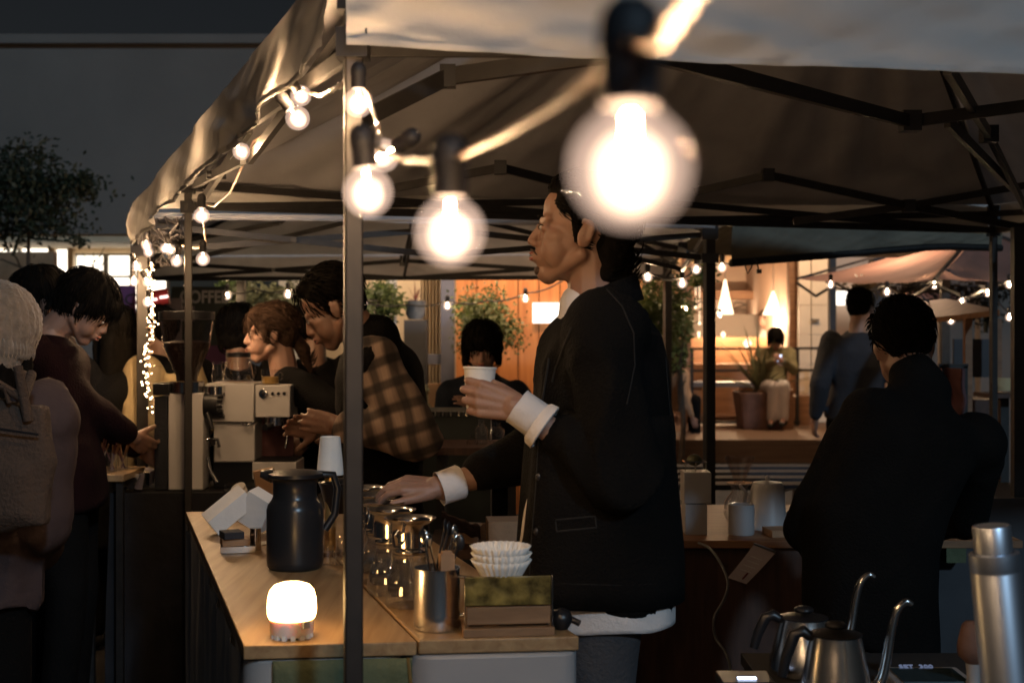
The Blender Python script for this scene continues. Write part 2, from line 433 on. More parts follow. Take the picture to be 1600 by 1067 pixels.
def remesh(mb, voxel, smooth=4, fold=0, fscale=9, seed=0, stretch=(1, 1, 1)):
    """fuses the overlapping primitives of mb into one skin"""
    me = mb.mesh('tmp', ['ink']); o = bpy.data.objects.new('tmp', me); COL.objects.link(o)
    md = o.modifiers.new('r', 'REMESH'); md.mode = 'VOXEL'; md.voxel_size = voxel; md.use_smooth_shade = True
    if smooth:
        ms = o.modifiers.new('s', 'SMOOTH'); ms.factor = .5; ms.iterations = smooth
    dg = bpy.context.evaluated_depsgraph_get(); ev = o.evaluated_get(dg)
    m2 = bpy.data.meshes.new_from_object(ev)
    out = MB(); out.v = [v.co.copy() for v in m2.vertices]
    if fold:
        ns = [v.normal.copy() for v in m2.vertices]; off = V((seed * 3.1, seed * 1.7, 0))
        for i, p in enumerate(out.v):
            q = V((p.x * stretch[0], p.y * stretch[1], p.z * stretch[2])) * fscale + off
            a = noise.noise(q); b = 1 - abs(noise.noise(q * .6 + V((7, 3, 1)))) * 2
            out.v[i] = p + ns[i] * fold * (a * .8 + max(0, b) ** 3 * .8)
    out.f = [tuple(p.vertices) for p in m2.polygons]; out.m = [0] * len(out.f); out.sm = [True] * len(out.f)
    bpy.data.objects.remove(o); bpy.data.meshes.remove(me); bpy.data.meshes.remove(m2)
    return out
def merge(a, b, mi=None):
    n = len(a.v); a.v += b.v; a.f += [tuple(i + n for i in f) for f in b.f]
    a.m += [mi if mi is not None else x for x in b.m]; a.sm += b.sm; return a
# ---------------------------------------------------------------- people
class Fr:
    """local frame: x forward, y left, z up"""
    def __init__(s, o, f, up, k=1.0):
        s.o = V(o); s.z = V(up).normalized(); f = V(f); s.x = (f - s.z * f.dot(s.z)).normalized(); s.y = s.z.cross(s.x); s.k = k
    def __call__(s, x, y, z): return s.o + (s.x * x + s.y * y + s.z * z) * s.k
    def rot(s): return Matrix((s.x, s.y, s.z)).transposed()

def head_prims(m, h, jaw=1.0):
    k = h.k; r = h.rot()
    def E(c, rad, extra=None): m.ell(h(*c), tuple(q * k for q in rad), r if extra is None else r @ extra, 18, 12)
    def C(a, b, r0, r1): m.cap(h(*a), h(*b), r0 * k, r1 * k, 12)
    E((-.012, 0, .035), (.098, .075, .085)); E((.030, 0, .048), (.056, .062, .050))
    E((.028, 0, -.02), (.060, .058, .072)); E((.033, 0, -.066), (.046, .044 * jaw, .040))
    C((.060, 0, -.098), (.066, 0, -.092), .020, .021)
    for s_ in (-1, 1):
        C((-.002, s_ * .055, -.050), (.058, s_ * .014, -.098), .016, .015)
        E((.050, s_ * .036, -.018), (.029, .023, .022))
        C((.083, s_ * .014, .019), (.072, s_ * .044, .021), .0085, .008); E((.048, s_ * .030, -.042), (.034, .028, .042))
        E((.096, s_ * .0115, -.033), (.010, .008, .0075))
        E((-.008, s_ * .076, -.008), (.019, .006, .031), Matrix.Rotation(R(-18) , 3, 'Y') @ Matrix.Rotation(s_ * R(14), 3, 'Z'))
        C((-.020, s_ * .081, .008), (-.016, s_ * .080, -.016), .006, .005)
        E((.0775, s_ * .031, .000), (.0125, .0165, .0105))          # closed part of the lids
    C((.081, 0, .016), (.101, 0, -.022), .0080, .0095); E((.103, 0, -.029), (.0105, .0105, .009))
    E((.070, 0, -.058), (.027, .030, .026))
    E((.0955, 0, -.0545), (.009, .022, .0058)); E((.0940, 0, -.0655), (.0095, .020, .0065))
    C((-.030, 0, -.045), (-.052, 0, -.20), .055, .060)

def eyes(m, h, closed=False):
    """eyeballs, irises, brows and lips laid on the skin; slots: 1 white 2 dark 3 lips 4 hair"""
    k = h.k; r = h.rot()
    for s_ in (-1, 1):
        if not closed:
            m.ell(h(.0835, s_ * .031, .0), (.0085 * k, .0115 * k, .0058 * k), r, 12, 8, 1)
            m.ell(h(.0895, s_ * .0315, .0003), (.0036 * k, .0052 * k, .0052 * k), r, 10, 8, 2)
        m.path([h(.087, s_ * .018, .0065), h(.0925, s_ * .030, .0078), h(.082, s_ * .046, .0035)], [.0010 * k, .0016 * k, .0009 * k], 6, 2)
        m.path([h(.094, s_ * .013, .0200), h(.0935, s_ * .026, .0255), h(.083, s_ * .046, .0225)], [.0014 * k, .0024 * k, .0008 * k], 6, 4)
    m.ell(h(.0990, 0, -.0545), (.0070 * k, .0195 * k, .0044 * k), r, 12, 8, 3)
    m.ell(h(.0980, 0, -.0655), (.0072 * k, .0180 * k, .0050 * k), r, 12, 8, 3)
    m.ell(h(.1000, 0, -.0598), (.0058 * k, .0165 * k, .0014 * k), r, 12, 8, 2)

def hand_prims(m, wrist, d, n, t, curl, k=1.0, thumb=(.55, .75, .25), spread=.10):
    """d towards the fingers, n the way the palm faces, t the thumb side"""
    d = V(d).normalized(); n = V(n); n = (n - d * n.dot(d)).normalized(); t = V(t); t = (t - d * t.dot(d) - n * t.dot(n)).normalized()
    lat = (.030, .0105, -.0095, -.028); L = (.070, .078, .072, .056); base = (.088, .092, .088, .080)
    w0 = V(wrist)
    m.cap(w0 - d * .03 * k, w0 + d * .012 * k, .026 * k, .027 * k, 12)
    for i in range(4):
        kn = w0 + (d * base[i] + t * lat[i] + n * (-.002 if i in (1, 2) else .002)) * k
        m.cap(w0 + (d * .012 + t * lat[i] * .55) * k, kn, .0155 * k, .0115 * k, 10)
        m.cap(w0 + (d * .03 + t * lat[i] * .7 + n * .006) * k, kn + (n * .003 - d * .01) * k, .014 * k, .0105 * k, 10)
        p = kn; a = 0; sp = lat[i] / .03 * spread
        for j, fr_ in enumerate((.46, .30, .24)):
            a += curl[i][j]
            dd = (d * math.cos(a) + n * math.sin(a) + t * sp * math.cos(a)).normalized()
            q = p + dd * L[i] * fr_ * k
            m.cap(p, q, (.0093 - j * .0009) * k, (.0087 - j * .0010) * k, 10); p = q
    tb = w0 + (d * .022 + t * .020 + n * .006) * k
    td = (d * thumb[0] + t * thumb[1] + n * thumb[2]).normalized()
    p1 = tb + td * .042 * k; m.cap(tb, p1, .0155 * k, .0115 * k, 10)
    td2 = (td + d * .5 + n * thumb[2] * .9).normalized(); p2 = p1 + td2 * .030 * k; m.cap(p1, p2, .0108 * k, .0098 * k, 10)
    td3 = (td2 + d * .3 + n * thumb[2]).normalized(); m.cap(p2, p2 + td3 * .022 * k, .0095 * k, .0080 * k, 10)

def ik(a, c, l1, l2, hint):
    a = V(a); c = V(c); D = c - a; L = D.length
    if L > (l1 + l2) * .995: c = a + D.normalized() * (l1 + l2) * .995; D = c - a; L = D.length
    x = (l1 * l1 - l2 * l2 + L * L) / (2 * L); y = math.sqrt(max(0, l1 * l1 - x * x)); u = D / L
    h = V(hint); h = (h - u * h.dot(u)).normalized()
    return a + u * x + h * y, c

def torso(m, pel, neck, f, secs, k, bend=.02):
    """closed loft from the pelvis to the base of the neck"""
    pel = V(pel); neck = V(neck); f = V((f[0], f[1], 0)).normalized(); ax = neck - pel; n = 26; vs = []; fs = []
    for (t, wx, dy, off) in secs:
        up = ax.normalized(); lf = up.cross(f).normalized(); fw = lf.cross(up)
        c = pel + ax * t + fw * (off + bend * math.sin(max(0, min(1, t)) * math.pi) * -1) * k
        if t < 0: c = pel + V((0, 0, 1)) * ax.length * t + fw * off * k
        for i in range(n):
            a = 2 * math.pi * i / n; ca, sa = math.cos(a), math.sin(a)
            e = .85
            vs.append(c + fw * (abs(ca) ** e * math.copysign(1, ca)) * dy * k + lf * (abs(sa) ** e * math.copysign(1, sa)) * wx * k)
    R_ = len(secs)
    for j in range(R_ - 1):
        for i in range(n):
            q = (i + 1) % n; fs.append((j * n + i, j * n + q, (j + 1) * n + q, (j + 1) * n + i))
    fs.append(tuple(reversed(range(n)))); fs.append(tuple((R_ - 1) * n + i for i in range(n)))
    m.add(vs, fs)

def tufts(base, h, n, length, thick, flow, seed, zmin=-9):
    rnd = random.Random(seed); out = MB(); k = h.k
    N = len(base.v); idx = rnd.sample(range(N), min(n, N))
    for i in idx:
        p = base.v[i]; c = h(-.012, 0, .02); nrm = (p - c).normalized()
        fl = flow(p, nrm); fl = (fl - nrm * fl.dot(nrm));
        if fl.length < 1e-3: continue
        fl.normalize(); side = nrm.cross(fl); L = length * rnd.uniform(.6, 1.3) * k; w_ = thick * rnd.uniform(.6, 1.4) * k
        sw = side * rnd.uniform(-.25, .25); pts = []
        for q in range(4):
            u = q / 3; pts.append(p + (fl + sw * u) * L * u + nrm * (.0025 + rnd.uniform(0, .004) * math.sin(u * 3.1)) * k - nrm * (u ** 2) * .006 * k)
        out.path(pts, [w_ * .6, w_, w_ * .8, w_ * .1], 3)
    return out

def hair_for(style, h, vox, seed):
    m = MB(); k = h.k; r = h.rot()
    def E(c, rad): m.ell(h(*c), tuple(q * k for q in rad), r, 18, 12)
    def C(a, b, r0, r1): m.cap(h(*a), h(*b), r0 * k, r1 * k, 12)
    up = h.z
    if style == 'short':
        E((-.026, 0, .052), (.100, .083, .086)); E((-.058, 0, .0), (.052, .070, .062)); E((.030, 0, .098), (.045, .055, .026))
        for s_ in (-1, 1): C((.012, s_ * .066, .03), (.006, s_ * .069, -.012), .013, .008)
        fl = lambda p, n_: -up * .8 - h.x * .5
    elif style == 'swept':
        E((-.030, 0, .050), (.094, .081, .084)); E((-.062, 0, -.02), (.050, .070, .070)); C((-.080, 0, -.04), (-.090, 0, -.085), .042, .030); E((.012, 0, .088), (.066, .064, .038)); C((.03, .05, .06), (.03, -.05, .06), .03, .03)
        C((-.060, .03, -.08), (-.080, .02, -.115), .026, .016)
        for s_ in (-1, 1): C((.014, s_ * .067, .03), (.012, s_ * .068, -.022), .012, .006)
        fl = lambda p, n_: -up * .45 - h.x
    elif style == 'mop':
        E((-.014, 0, .052), (.108, .092, .090)); E((-.050, 0, .005), (.062, .082, .070)); E((.055, 0, .066), (.050, .066, .036))
        for s_ in (-1, 1): C((.02, s_ * .070, .04), (.0, s_ * .076, -.015), .020, .014)
        fl = lambda p, n_: -up + h.x * .25
    elif style == 'bob':
        E((-.012, 0, .048), (.110, .094, .092)); E((.052, 0, .062), (.052, .070, .042)); E((-.045, 0, -.03), (.062, .084, .08))
        for s_ in (-1, 1): C((.022, s_ * .078, .03), (.012, s_ * .084, -.080), .024, .017)
        C((.07, .04, .055), (.084, .045, .018), .02, .012); C((.07, -.04, .055), (.084, -.045, .018), .02, .012); C((.086, 0, .05), (.096, 0, .02), .016, .010)
        fl = lambda p, n_: -up
    elif style == 'ponytail':
        E((-.018, 0, .046), (.102, .084, .086)); E((-.052, 0, .0), (.056, .074, .068)); E((.045, 0, .075), (.048, .060, .034))
        C((.075, .02, .06), (.088, .030, .022), .018, .009); C((.080, -.015, .06), (.090, -.02, .026), .016, .009)
        for s_ in (-1, 1): C((.03, s_ * .072, .03), (.028, s_ * .074, -.030), .014, .008)
        C((-.10, 0, -.03), (-.125, 0, -.07), .028, .030); C((-.125, 0, -.07), (-.150, 0, -.155), .030, .010)
        fl = lambda p, n_: -up * .6 - h.x * .8
    elif style == 'long':
        E((-.014, 0, .048), (.106, .090, .088)); E((-.045, 0, -.02), (.065, .085, .09))
        C((-.06, .035, -.05), (-.085, .05, -.30), .055, .045); C((-.06, -.035, -.05), (-.085, -.05, -.30), .055, .045)
        C((.02, .075, .02), (.0, .085, -.24), .025, .018); C((.02, -.075, .02), (.0, -.085, -.24), .025, .018)
        fl = lambda p, n_: -up
    base = remesh(m, vox, 3, .005 * k, 26, seed, (1, 1, .5))
    t = tufts(base, h, 900 if style != 'swept' else 1100, .034 if style in ('short', 'swept') else .045, .0018, fl, seed)
    return merge(base, t)

def person(label, head, pel, yaw, hyaw=None, pitch=0, tilt=0, k=1.0, lh=None, rh=None, cloth='cloth_black', pants='cloth_black',
           hair='short', hmat='hair_black', skin='skin', vox=.007, cvox=.014, hem=.12, bulk=.0, seed=1, lhint=None, rhint=None,
           knees=None, ankles=None, lhand=None, rhand=None, sleeve=None, eyes_on=True, hk=1.0, collar=False, shoes=True, stand=True, sho_drop=0, cuffgap=.04, fold=.010, quilt=0, chigh=0):
    """head: centre of the head; pel: pelvis point; angles in degrees; returns the root"""
    yaw = R(yaw); f = V((math.cos(yaw), math.sin(yaw), 0)); lf = V((-math.sin(yaw), math.cos(yaw), 0))
    hy = R(hyaw) if hyaw is not None else yaw; p_ = R(pitch)
    hf0 = V((math.cos(hy), math.sin(hy), 0)); hl = V((-math.sin(hy), math.cos(hy), 0))
    hf = hf0 * math.cos(p_) - V((0, 0, 1)) * math.sin(p_); hu = hf0 * math.sin(p_) + V((0, 0, 1)) * math.cos(p_)
    hu = (hu * math.cos(R(tilt)) + hl * math.sin(R(tilt))).normalized()
    head = V(head); pel = V(pel); h = Fr(head, hf, hu, k * hk)
    root = thing('person', (pel.x, pel.y, 0), label, 'person')
    neck = h(-.050, 0, -.165)
    ax = neck - pel; up = ax.normalized(); lfa = lf; shp = pel + ax * .90 - f * .012 * k - V((0, 0, sho_drop))
    sh = {1: shp + lfa * .172 * k, -1: shp - lfa * .172 * k}
    # limbs
    el = {}; wr = {}
    for s_, tgt, hint in ((1, lh, lhint), (-1, rh, rhint)):
        if tgt is None: tgt = sh[s_] + V((0, 0, -.50 * k)) + f * .08 * k + lf * s_ * .08 * k
        if hint is None: hint = -f * .6 - V((0, 0, 1)) * .8 + lf * s_ * .5
        el[s_], wr[s_] = ik(sh[s_], tgt, .29 * k, .255 * k, hint)
    hips = {s_: pel + lf * s_ * .088 * k - V((0, 0, .03 * k)) for s_ in (1, -1)}
    if knees is None: knees = {s_: V((hips[s_].x, hips[s_].y, .49 * k)) + f * .03 + lf * s_ * .01 for s_ in (1, -1)}
    if ankles is None: ankles = {s_: V((hips[s_].x, hips[s_].y, .085 * k)) + lf * s_ * .02 for s_ in (1, -1)}
    # body: one skin
    b = MB(); head_prims(b, h); hd = remesh(b, vox, 5 if vox < .004 else 3)
    b = MB()
    torso(b, pel, neck, f, [(-.06, .10, .07, 0), (.0, .15, .10, 0), (.3, .135, .095, 0), (.7, .155, .105, 0), (.88, .13, .08, 0), (1, .055, .055, 0)], k)
    b.cap(neck, h(-.04, 0, -.12), .057 * k, .055 * k)
    hdm = MB()
    for s_ in (1, -1):
        b.cap(sh[s_], el[s_], .048 * k, .040 * k); b.cap(el[s_], wr[s_], .039 * k, .027 * k)
        b.cap(hips[s_], knees[s_], .075 * k, .052 * k); b.cap(knees[s_], ankles[s_], .050 * k, .034 * k)
        b.cap(ankles[s_], ankles[s_] + f * .12 - V((0, 0, .035)), .036 * k, .030 * k)
        hs = lhand if s_ == 1 else rhand
        d0 = (wr[s_] - el[s_]).normalized()
        if hs is None: hs = dict(d=d0, n=-lf * s_ + f * .1, t=f if s_ * 1 else f, curl=[(.3, .4, .3)] * 4)
        tmp = MB(); hand_prims(tmp, wr[s_], hs['d'], hs['n'], hs['t'], hs['curl'], k * hs.get('k', .95), hs.get('thumb', (.55, .6, .35)), hs.get('spread', .08))
        merge(hdm, remesh(tmp, hs.get('vox', min(vox, .005)), 2))
    body = remesh(b, .016, 3); merge(body, hd); merge(body, hdm)
    if eyes_on: eyes(body, h)
    body.build('body', [skin, 'eye_white', 'eye_dark', 'lips', hmat], root)
    # clothes
    g = .014 + bulk; c = MB(); ht = -hem / max(.3, ax.length)
    torso(c, pel, neck, f, [(ht, .175 + g, .125 + g, 0), (0, .170 + g, .120 + g, 0), (.25, .155 + g, .108 + g, 0), (.55, .165 + g, .118 + g, 0), (.78, .172 + g, .118 + g, 0),
                            (.88, .150 + g, .098 + g, 0), (.96, .080 + g, .070 + g, -.004), (1.01, .060 + g * .6, .060 + g * .6, -.006)], k)
    for s_ in (1, -1):
        c.ell(sh[s_] - V((0, 0, .012)), ((.062 + g) * k,) * 3)
        if sleeve is None:
            c.cap(sh[s_], el[s_], (.056 + g) * k, (.048 + g) * k); c.cap(el[s_], wr[s_] + (el[s_] - wr[s_]).normalized() * cuffgap * k, (.046 + g) * k, (.033 + g * .8) * k)
    if collar: c.cap(h(-.055, 0, -.155), h(-.040, 0, -.135 + chigh), (.062 + g) * k, (.060 + g * .6) * k)
    tm = remesh(c, cvox, 3, fold * k, 9, seed, (1, 1, .7))
    if quilt:
        for i, p in enumerate(tm.v):
            q = V((p.x - pel.x, p.y - pel.y, 0)); tm.v[i] = p + q.normalized() * quilt * (abs(math.sin(p.z * 30)) ** .6 - .5)
    top = tm.build('jacket' if collar else 'top', cloth, root)
    if sleeve:
        for s_ in (1, -1):
            c = MB(); c.cap(sh[s_] - V((0, 0, .005)), el[s_], (.060 + g) * k, (.050 + g) * k); c.cap(el[s_], wr[s_] + (el[s_] - wr[s_]).normalized() * .03, (.048 + g) * k, (.036 + g * .8) * k)
            remesh(c, cvox * .8, 2, .010, 14, seed + s_).build('sleeve', sleeve, root)
    c = MB(); c.ell(pel - V((0, 0, .03)), (.118 * k, .158 * k, .12 * k), rz(yaw))
    for s_ in (1, -1):
        c.cap(hips[s_], knees[s_], .092 * k, .070 * k); c.cap(knees[s_], ankles[s_] + V((0, 0, .02)), .070 * k, .058 * k)
    remesh(c, .018, 3, .008, 8, seed + 2, (1, 1, .5)).build('trousers', pants, root)
    if shoes:
        for s_ in (1, -1):
            c = MB(); a = ankles[s_]; z = a.z - .085 * k
            c.ell(V((a.x, a.y, z + .048)), (.05, .05, .045)); c.cap(V((a.x, a.y, z + .036)), V((a.x, a.y, z + .034)) + f * .15, .036, .032)
            remesh(c, .012, 2).build('shoe', 'rubber', root)
    if hair:
        hair_for(hair, h, max(vox, .006), seed).build('hair', hmat, root)
    return root, dict(h=h, sh=sh, el=el, wr=wr, f=f, lf=lf, neck=neck)
# ---------------------------------------------------------------- ground and buildings
g = MB(); g.grid(lambda s, t: V((-60 + 120 * s, -20 + 140 * t, 0)), 4, 4)
struct('ground', g, 'asphalt')
dk = MB(); dk.box((2.6, 17.55, .12), (13, 7.1, .24)); struct('deck', dk, 'deck_wood')

# left building: blank upper wall over a lit window band
bL = thing('long_building', (-6, 18, 0), 'long building with blank dark grey upper wall over brightly lit windows', 'building')
m = MB(); zb = PZ(366, 18); zt = PZ(70, 18); m.box((-5, 20.5, (zb + zt) / 2), (26, 5, zt - zb)); m.build('upper_wall', 'concrete', bL)
m = MB(); m.box((-5, 18.05, zt + .06), (26.2, .3, .12)); m.build('parapet', 'concrete', bL)
m = MB(); m.box((-5, 18.9, zb - .05), (26, 1.7, .10)); m.build('soffit', 'soffit', bL)
m = MB(); m.box((-5, 19.9, .8), (26, .3, 1.6)); m.build('lower_wall', 'concrete', bL)
m = MB(); m.box((-5, 19.75, zb - .20), (26, .12, .22)); m.build('lintel', 'soffit', bL)
def window(x0, x1, y0, y1, d, parent, bars=(), glow='lit_window', fr='white_frame', hb=()):
    a = P(x0, y1, d); b = P(x1, y0, d); w_ = b.x - a.x; hh = b.z - a.z
    q = MB(); t = .035
    q.box((a.x + w_ / 2, d, a.z), (w_ + t, .06, t)); q.box((a.x + w_ / 2, d, b.z), (w_ + t, .06, t))
    q.box((a.x, d, a.z + hh / 2), (t, .07, hh)); q.box((b.x, d, a.z + hh / 2), (t, .07, hh))
    for u in bars: q.box((a.x + w_ * u, d, a.z + hh / 2), (t, .05, hh))
    for u in hb: q.box((a.x + w_ / 2, d - .002, a.z + hh * u), (w_, .05, t))
    o = q.build('window', fr, parent)
    p = MB(); p.box((a.x + w_ / 2, d + .05, a.z + hh / 2), (w_, .01, hh)); pn = p.build('pane', glow, o)
    return o
window(-60, 30, 374, 470, 19.6, bL, (.5,), hb=(.3,))
window(32, 78, 374, 470, 19.6, bL, (), hb=(.3,))
window(86, 108, 388, 478, 19.6, bL, (), hb=(.4,))
window(118, 164, 398, 484, 19.6, bL, (), hb=(.15, .6))
window(168, 205, 398, 484, 19.6, bL, (), hb=(.15, .6))
window(210, 262, 398, 484, 19.6, bL, (), hb=(.15, .6))
for xx in (82, 112):
    m = MB(); a = P(xx, 385, 19.5); m.box((a.x, 19.5, 1.6), (.07, .1, 2.4)); m.build('pillar', 'soffit', bL)

# screen wall in front of the left building
m = MB(); a = P(-60, 394, 15); b = P(87, 480, 15); m.box(((a.x + b.x) / 2, 15, a.z / 2), (b.x - a.x, .12, a.z))
tag(m.build('screen_wall', 'kraft'), 'brown board screen in front of the brightly lit windows at the far left', 'wall')
m = MB(); c = P(31, 437, 14.7); m.lathe([(.0, 0), (.03, .0), (.045, .02), (.0, .045)], c, 12, frame((0, -1, 0))); sp = m.build('spotlight', 'black_plastic')
tag(sp, 'tiny cold white spotlight on the brown screen at the far left', 'lamp')
m = MB(); m.ell(c + V((0, -.05, 0)), (.03, .015, .022)); m.build('lens', 'lit_screen', sp)

# middle facade: glazed bay, blue grey column, orange board wall
fa = thing('wooden_facade', (0, 10.2, 0), 'cafe front of orange boards with a glazed bay and a blue grey column', 'building')
x0 = PX(712, 10.2); x1 = PX(1005, 10.2); nb = 9
for i in range(nb):
    w_ = (x1 - x0) / nb; m = MB(); m.box((x0 + w_ * (i + .5), 10.2 + .004 * (i % 2), 1.55), (w_ - .008, .04, 3.1))
    m.build('board', 'orange_wood', fa)
m = MB(); m.box(((x0 + x1) / 2, 10.27, 1.55), (x1 - x0, .05, 3.1)); m.build('wall', 'brown_wood', fa)
m = MB(); m.box((PX(700, 10.1), 10.1, 1.55), (.10, .16, 3.1)); m.build('column', 'blue_grey', fa)
m = MB(); m.box((PX(612, 10.1), 10.1, 1.55), (.075, .12, 3.1)); m.build('mullion', 'white_frame', fa)
m = MB(); m.box((PX(657, 10.1), 10.09, PZ(561, 10.1)), (PX(690, 10.1) - PX(616, 10.1), .09, .075)); m.build('rail', 'blue_grey', fa)
m = MB(); m.grid(lambda s, t: V((PX(655, 10.3) + s * S(36, 10.3), 10.45 + .025 * math.sin(s * 42), .3 + 2.6 * t)), 60, 4); m.build('curtain', 'cream_paint', fa)
m = MB(); m.box((PX(590, 11.6), 11.6, 1.5), (1.7, .06, 3)); m.build('room_wall', 'cream_paint', fa)
m = MB(); m.box((PX(560, 10.3), 10.6, 1.2), (.06, .9, 3)); m.build('return_wall', 'cream_paint', fa)
m = MB(); m.box((PX(655, 10.1), 10.06, .25), (PX(692, 10.1) - PX(616, 10.1), .1, .5)); m.build('plinth', 'blue_grey', fa)
m = MB(); a = P(832, 505, 10.14); b = P(876, 473, 10.14); m.box(((a.x + b.x) / 2, 10.14, (a.z + b.z) / 2), (b.x - a.x, .006, b.z - a.z))
nt_ = m.build('paper_notice', 'lit_menu'); tag(nt_, 'glowing white paper notice with faint handwriting on the orange board wall', 'sign')  # paper sheet given a glow of its own
random.seed(3)
m = MB()
for j, (yy, xa, xb) in enumerate(((482, 840, 850), (484, 852, 866), (489, 845, 868), (493, 842, 860), (498, 848, 866))):
    pts = [P(xa + (xb - xa) * i / 9, yy + random.uniform(-1.2, 1.2), 10.133) for i in range(10)]; m.path(pts, .0022, 4)
m.build('handwriting', 'plaster', nt_)

# cafe on the right: open room, deep
cf = thing('cafe_building', (3.0, 17, 0), 'peach lit cafe room with a counter seen through its open front', 'building')
D = 17.2; Z0 = .24
xl = PX(1040, D); xr = PX(1237, D)
m = MB(); m.box(((xl + xr) / 2 + .3, 21, 1.7), (6.2, .1, 3.6)); m.build('back_wall', 'plaster', cf)
m = MB(); m.box(((xl + xr) / 2, 20.9, 3.25), (6, .12, .3)); m.build('coving', 'plaster', cf)
m = MB(); za = PZ(455, 20.6); zc = PZ(468, 20.6); m.box(((xl + xr) / 2 + .3, 20.6, (za + zc) / 2), (6, .6, za - zc)); m.build('beam', 'brown_wood', cf)
m = MB(); m.box(((xl + xr) / 2 + .3, 19, Z0 + .02), (6.2, 4.1, .04)); m.build('floor', 'deck_wood', cf)
m = MB(); m.box(((xl + xr) / 2 + .3, 19, 3.55), (6.2, 4.1, .08)); m.build('ceiling', 'plaster', cf)
m = MB(); m.box((xl - .5, 19, 1.8), (.1, 4, 3.6)); m.build('side_wall', 'plaster', cf)
m = MB(); m.box((xr + .12, 19, 1.8), (.1, 4, 3.6)); m.build('side_wall', 'plaster', cf)
for xx, ww in ((1072, .11), (1240, .14)):
    m = MB(); m.box((PX(xx, 17), 17, 1.8), (ww, .14, 3.6)); m.build('post', 'brown_wood', cf)
m = MB(); m.box((PX(1155, 17), 17, 3.5), (2.2, .2, .35)); m.build('header', 'plaster', cf)
m = MB(); m.box((PX(1150, 20.9), 20.84, PZ(517, 20.9)), (S(78, 20.9), .06, S(12, 20.9)))
m.build('wall_shelf', 'tile_blue', cf)
for k in range(6):
    m = MB(); m.box((PX(1116 + 12 * k, 20.6), 20.55, PZ(517, 20.6)), (.07, .07, .11)); m.build('tin', 'tile_blue', cf)
m = MB(); m.box((PX(1150, 20.2), 20.2, PZ(500, 20.2)), (S(50, 20.2), .3, .03)); m.build('lamp_panel', 'lit_panel', cf)
# logo on the wall, two crossing strokes over a line of small letters
m = MB()
m.path([P(1143, 481, 20.93), P(1149, 473, 20.93), P(1158, 473, 20.93), P(1172, 480, 20.93), P(1181, 482, 20.93)], .010, 5)
m.path([P(1181, 473, 20.93), P(1168, 475, 20.93), P(1156, 479, 20.93), P(1145, 482, 20.93)], .010, 5); m.path([P(1143, 483, 20.93), P(1182, 483, 20.93)], .006, 5)
m.build('logo', 'ink', cf)
def text(s_, loc, size, mt, parent=None, rot=(R(90), 0, 0), name='lettering', bold=.0, sx=1):
    cu = bpy.data.curves.new('t', 'FONT'); cu.body = s_; cu.size = size; cu.align_x = 'LEFT'; cu.offset = bold; cu.extrude = .001
    o = bpy.data.objects.new('t', cu); COL.objects.link(o); dg = bpy.context.evaluated_depsgraph_get()
    me = bpy.data.meshes.new_from_object(o.evaluated_get(dg)); bpy.data.objects.remove(o)
    me.materials.clear(); me.materials.append(MATS[mt])
    q = bpy.data.objects.new(name, me); COL.objects.link(q); q.rotation_euler = rot; q.scale = (sx, 1, 1)
    q.location = V(loc) - (BASE[parent.name] if parent else V((0, 0, 0)))
    if parent: q.parent = parent
    BASE[q.name] = V(loc); return q
text('THEN CAFE ROOM', P(1142, 488.2, 20.92), .047, 'ink', cf)
m = MB(); a = P(1062, 560, 18.6); b = P(1212, 526, 18.6); m.box(((a.x + b.x) / 2, 18.9, (Z0 + PZ(527, 18.6)) / 2), (b.x - a.x, .6, PZ(527, 18.6) - Z0)); 
tag(m.build('service_counter', 'brown_wood'), 'long wooden service counter inside the peach lit cafe', 'counter')
m = MB(); m.box((PX(1130, 17.9), 17.9, (Z0 + PZ(568, 17.9)) / 2), (S(150, 17.9), .5, PZ(568, 17.9) - Z0), mi=0)
tag(m.build('front_counter', 'brown_wood'), 'lower wooden counter block at the open cafe front', 'counter')
# lamps of the cafe
for i, (px, yt, yb, hw, lab) in enumerate(((1208, 455, 492, 16, 'wide white cone pendant lamp above the man in the white shirt in the cafe'), (1133, 437, 491, 13, 'narrow white cone pendant lamp beside the wall logo in the cafe'))):
    d = 18.4; a = P(px, yb, d); t = thing('pendant_lamp', a, lab, 'lamp', 'cone pendants in the cafe')
    m = MB(); m.lathe([(S(hw, d), 0), (S(hw, d) * .5, S(yb - yt, d) * .5), (.01, S(yb - yt, d))], a, 24); m.build('lamp_shade', 'lit_pendant', t, solid=.006)
    m = MB(); m.path([P(px, yt, d), V((a.x, a.y, 3.5))], .006, 5); m.build('cord', 'white_plastic', t)
    l = bpy.data.lights.new('pendant_light', 'POINT'); l.energy = 105; l.color = (1, .66, .38); l.shadow_soft_size = .08
    o = bpy.data.objects.new('pendant_light', l); COL.objects.link(o); o.parent = t; o.location = (0, 0, -.08)
cl = MB(); cl.box((PX(1150, 19.2), 19.2, 3.48), (2.2, .5, .03)); tag(cl.build('ceiling_lamp', 'lit_panel'), 'long warm ceiling lamp inside the cafe room', 'lamp')
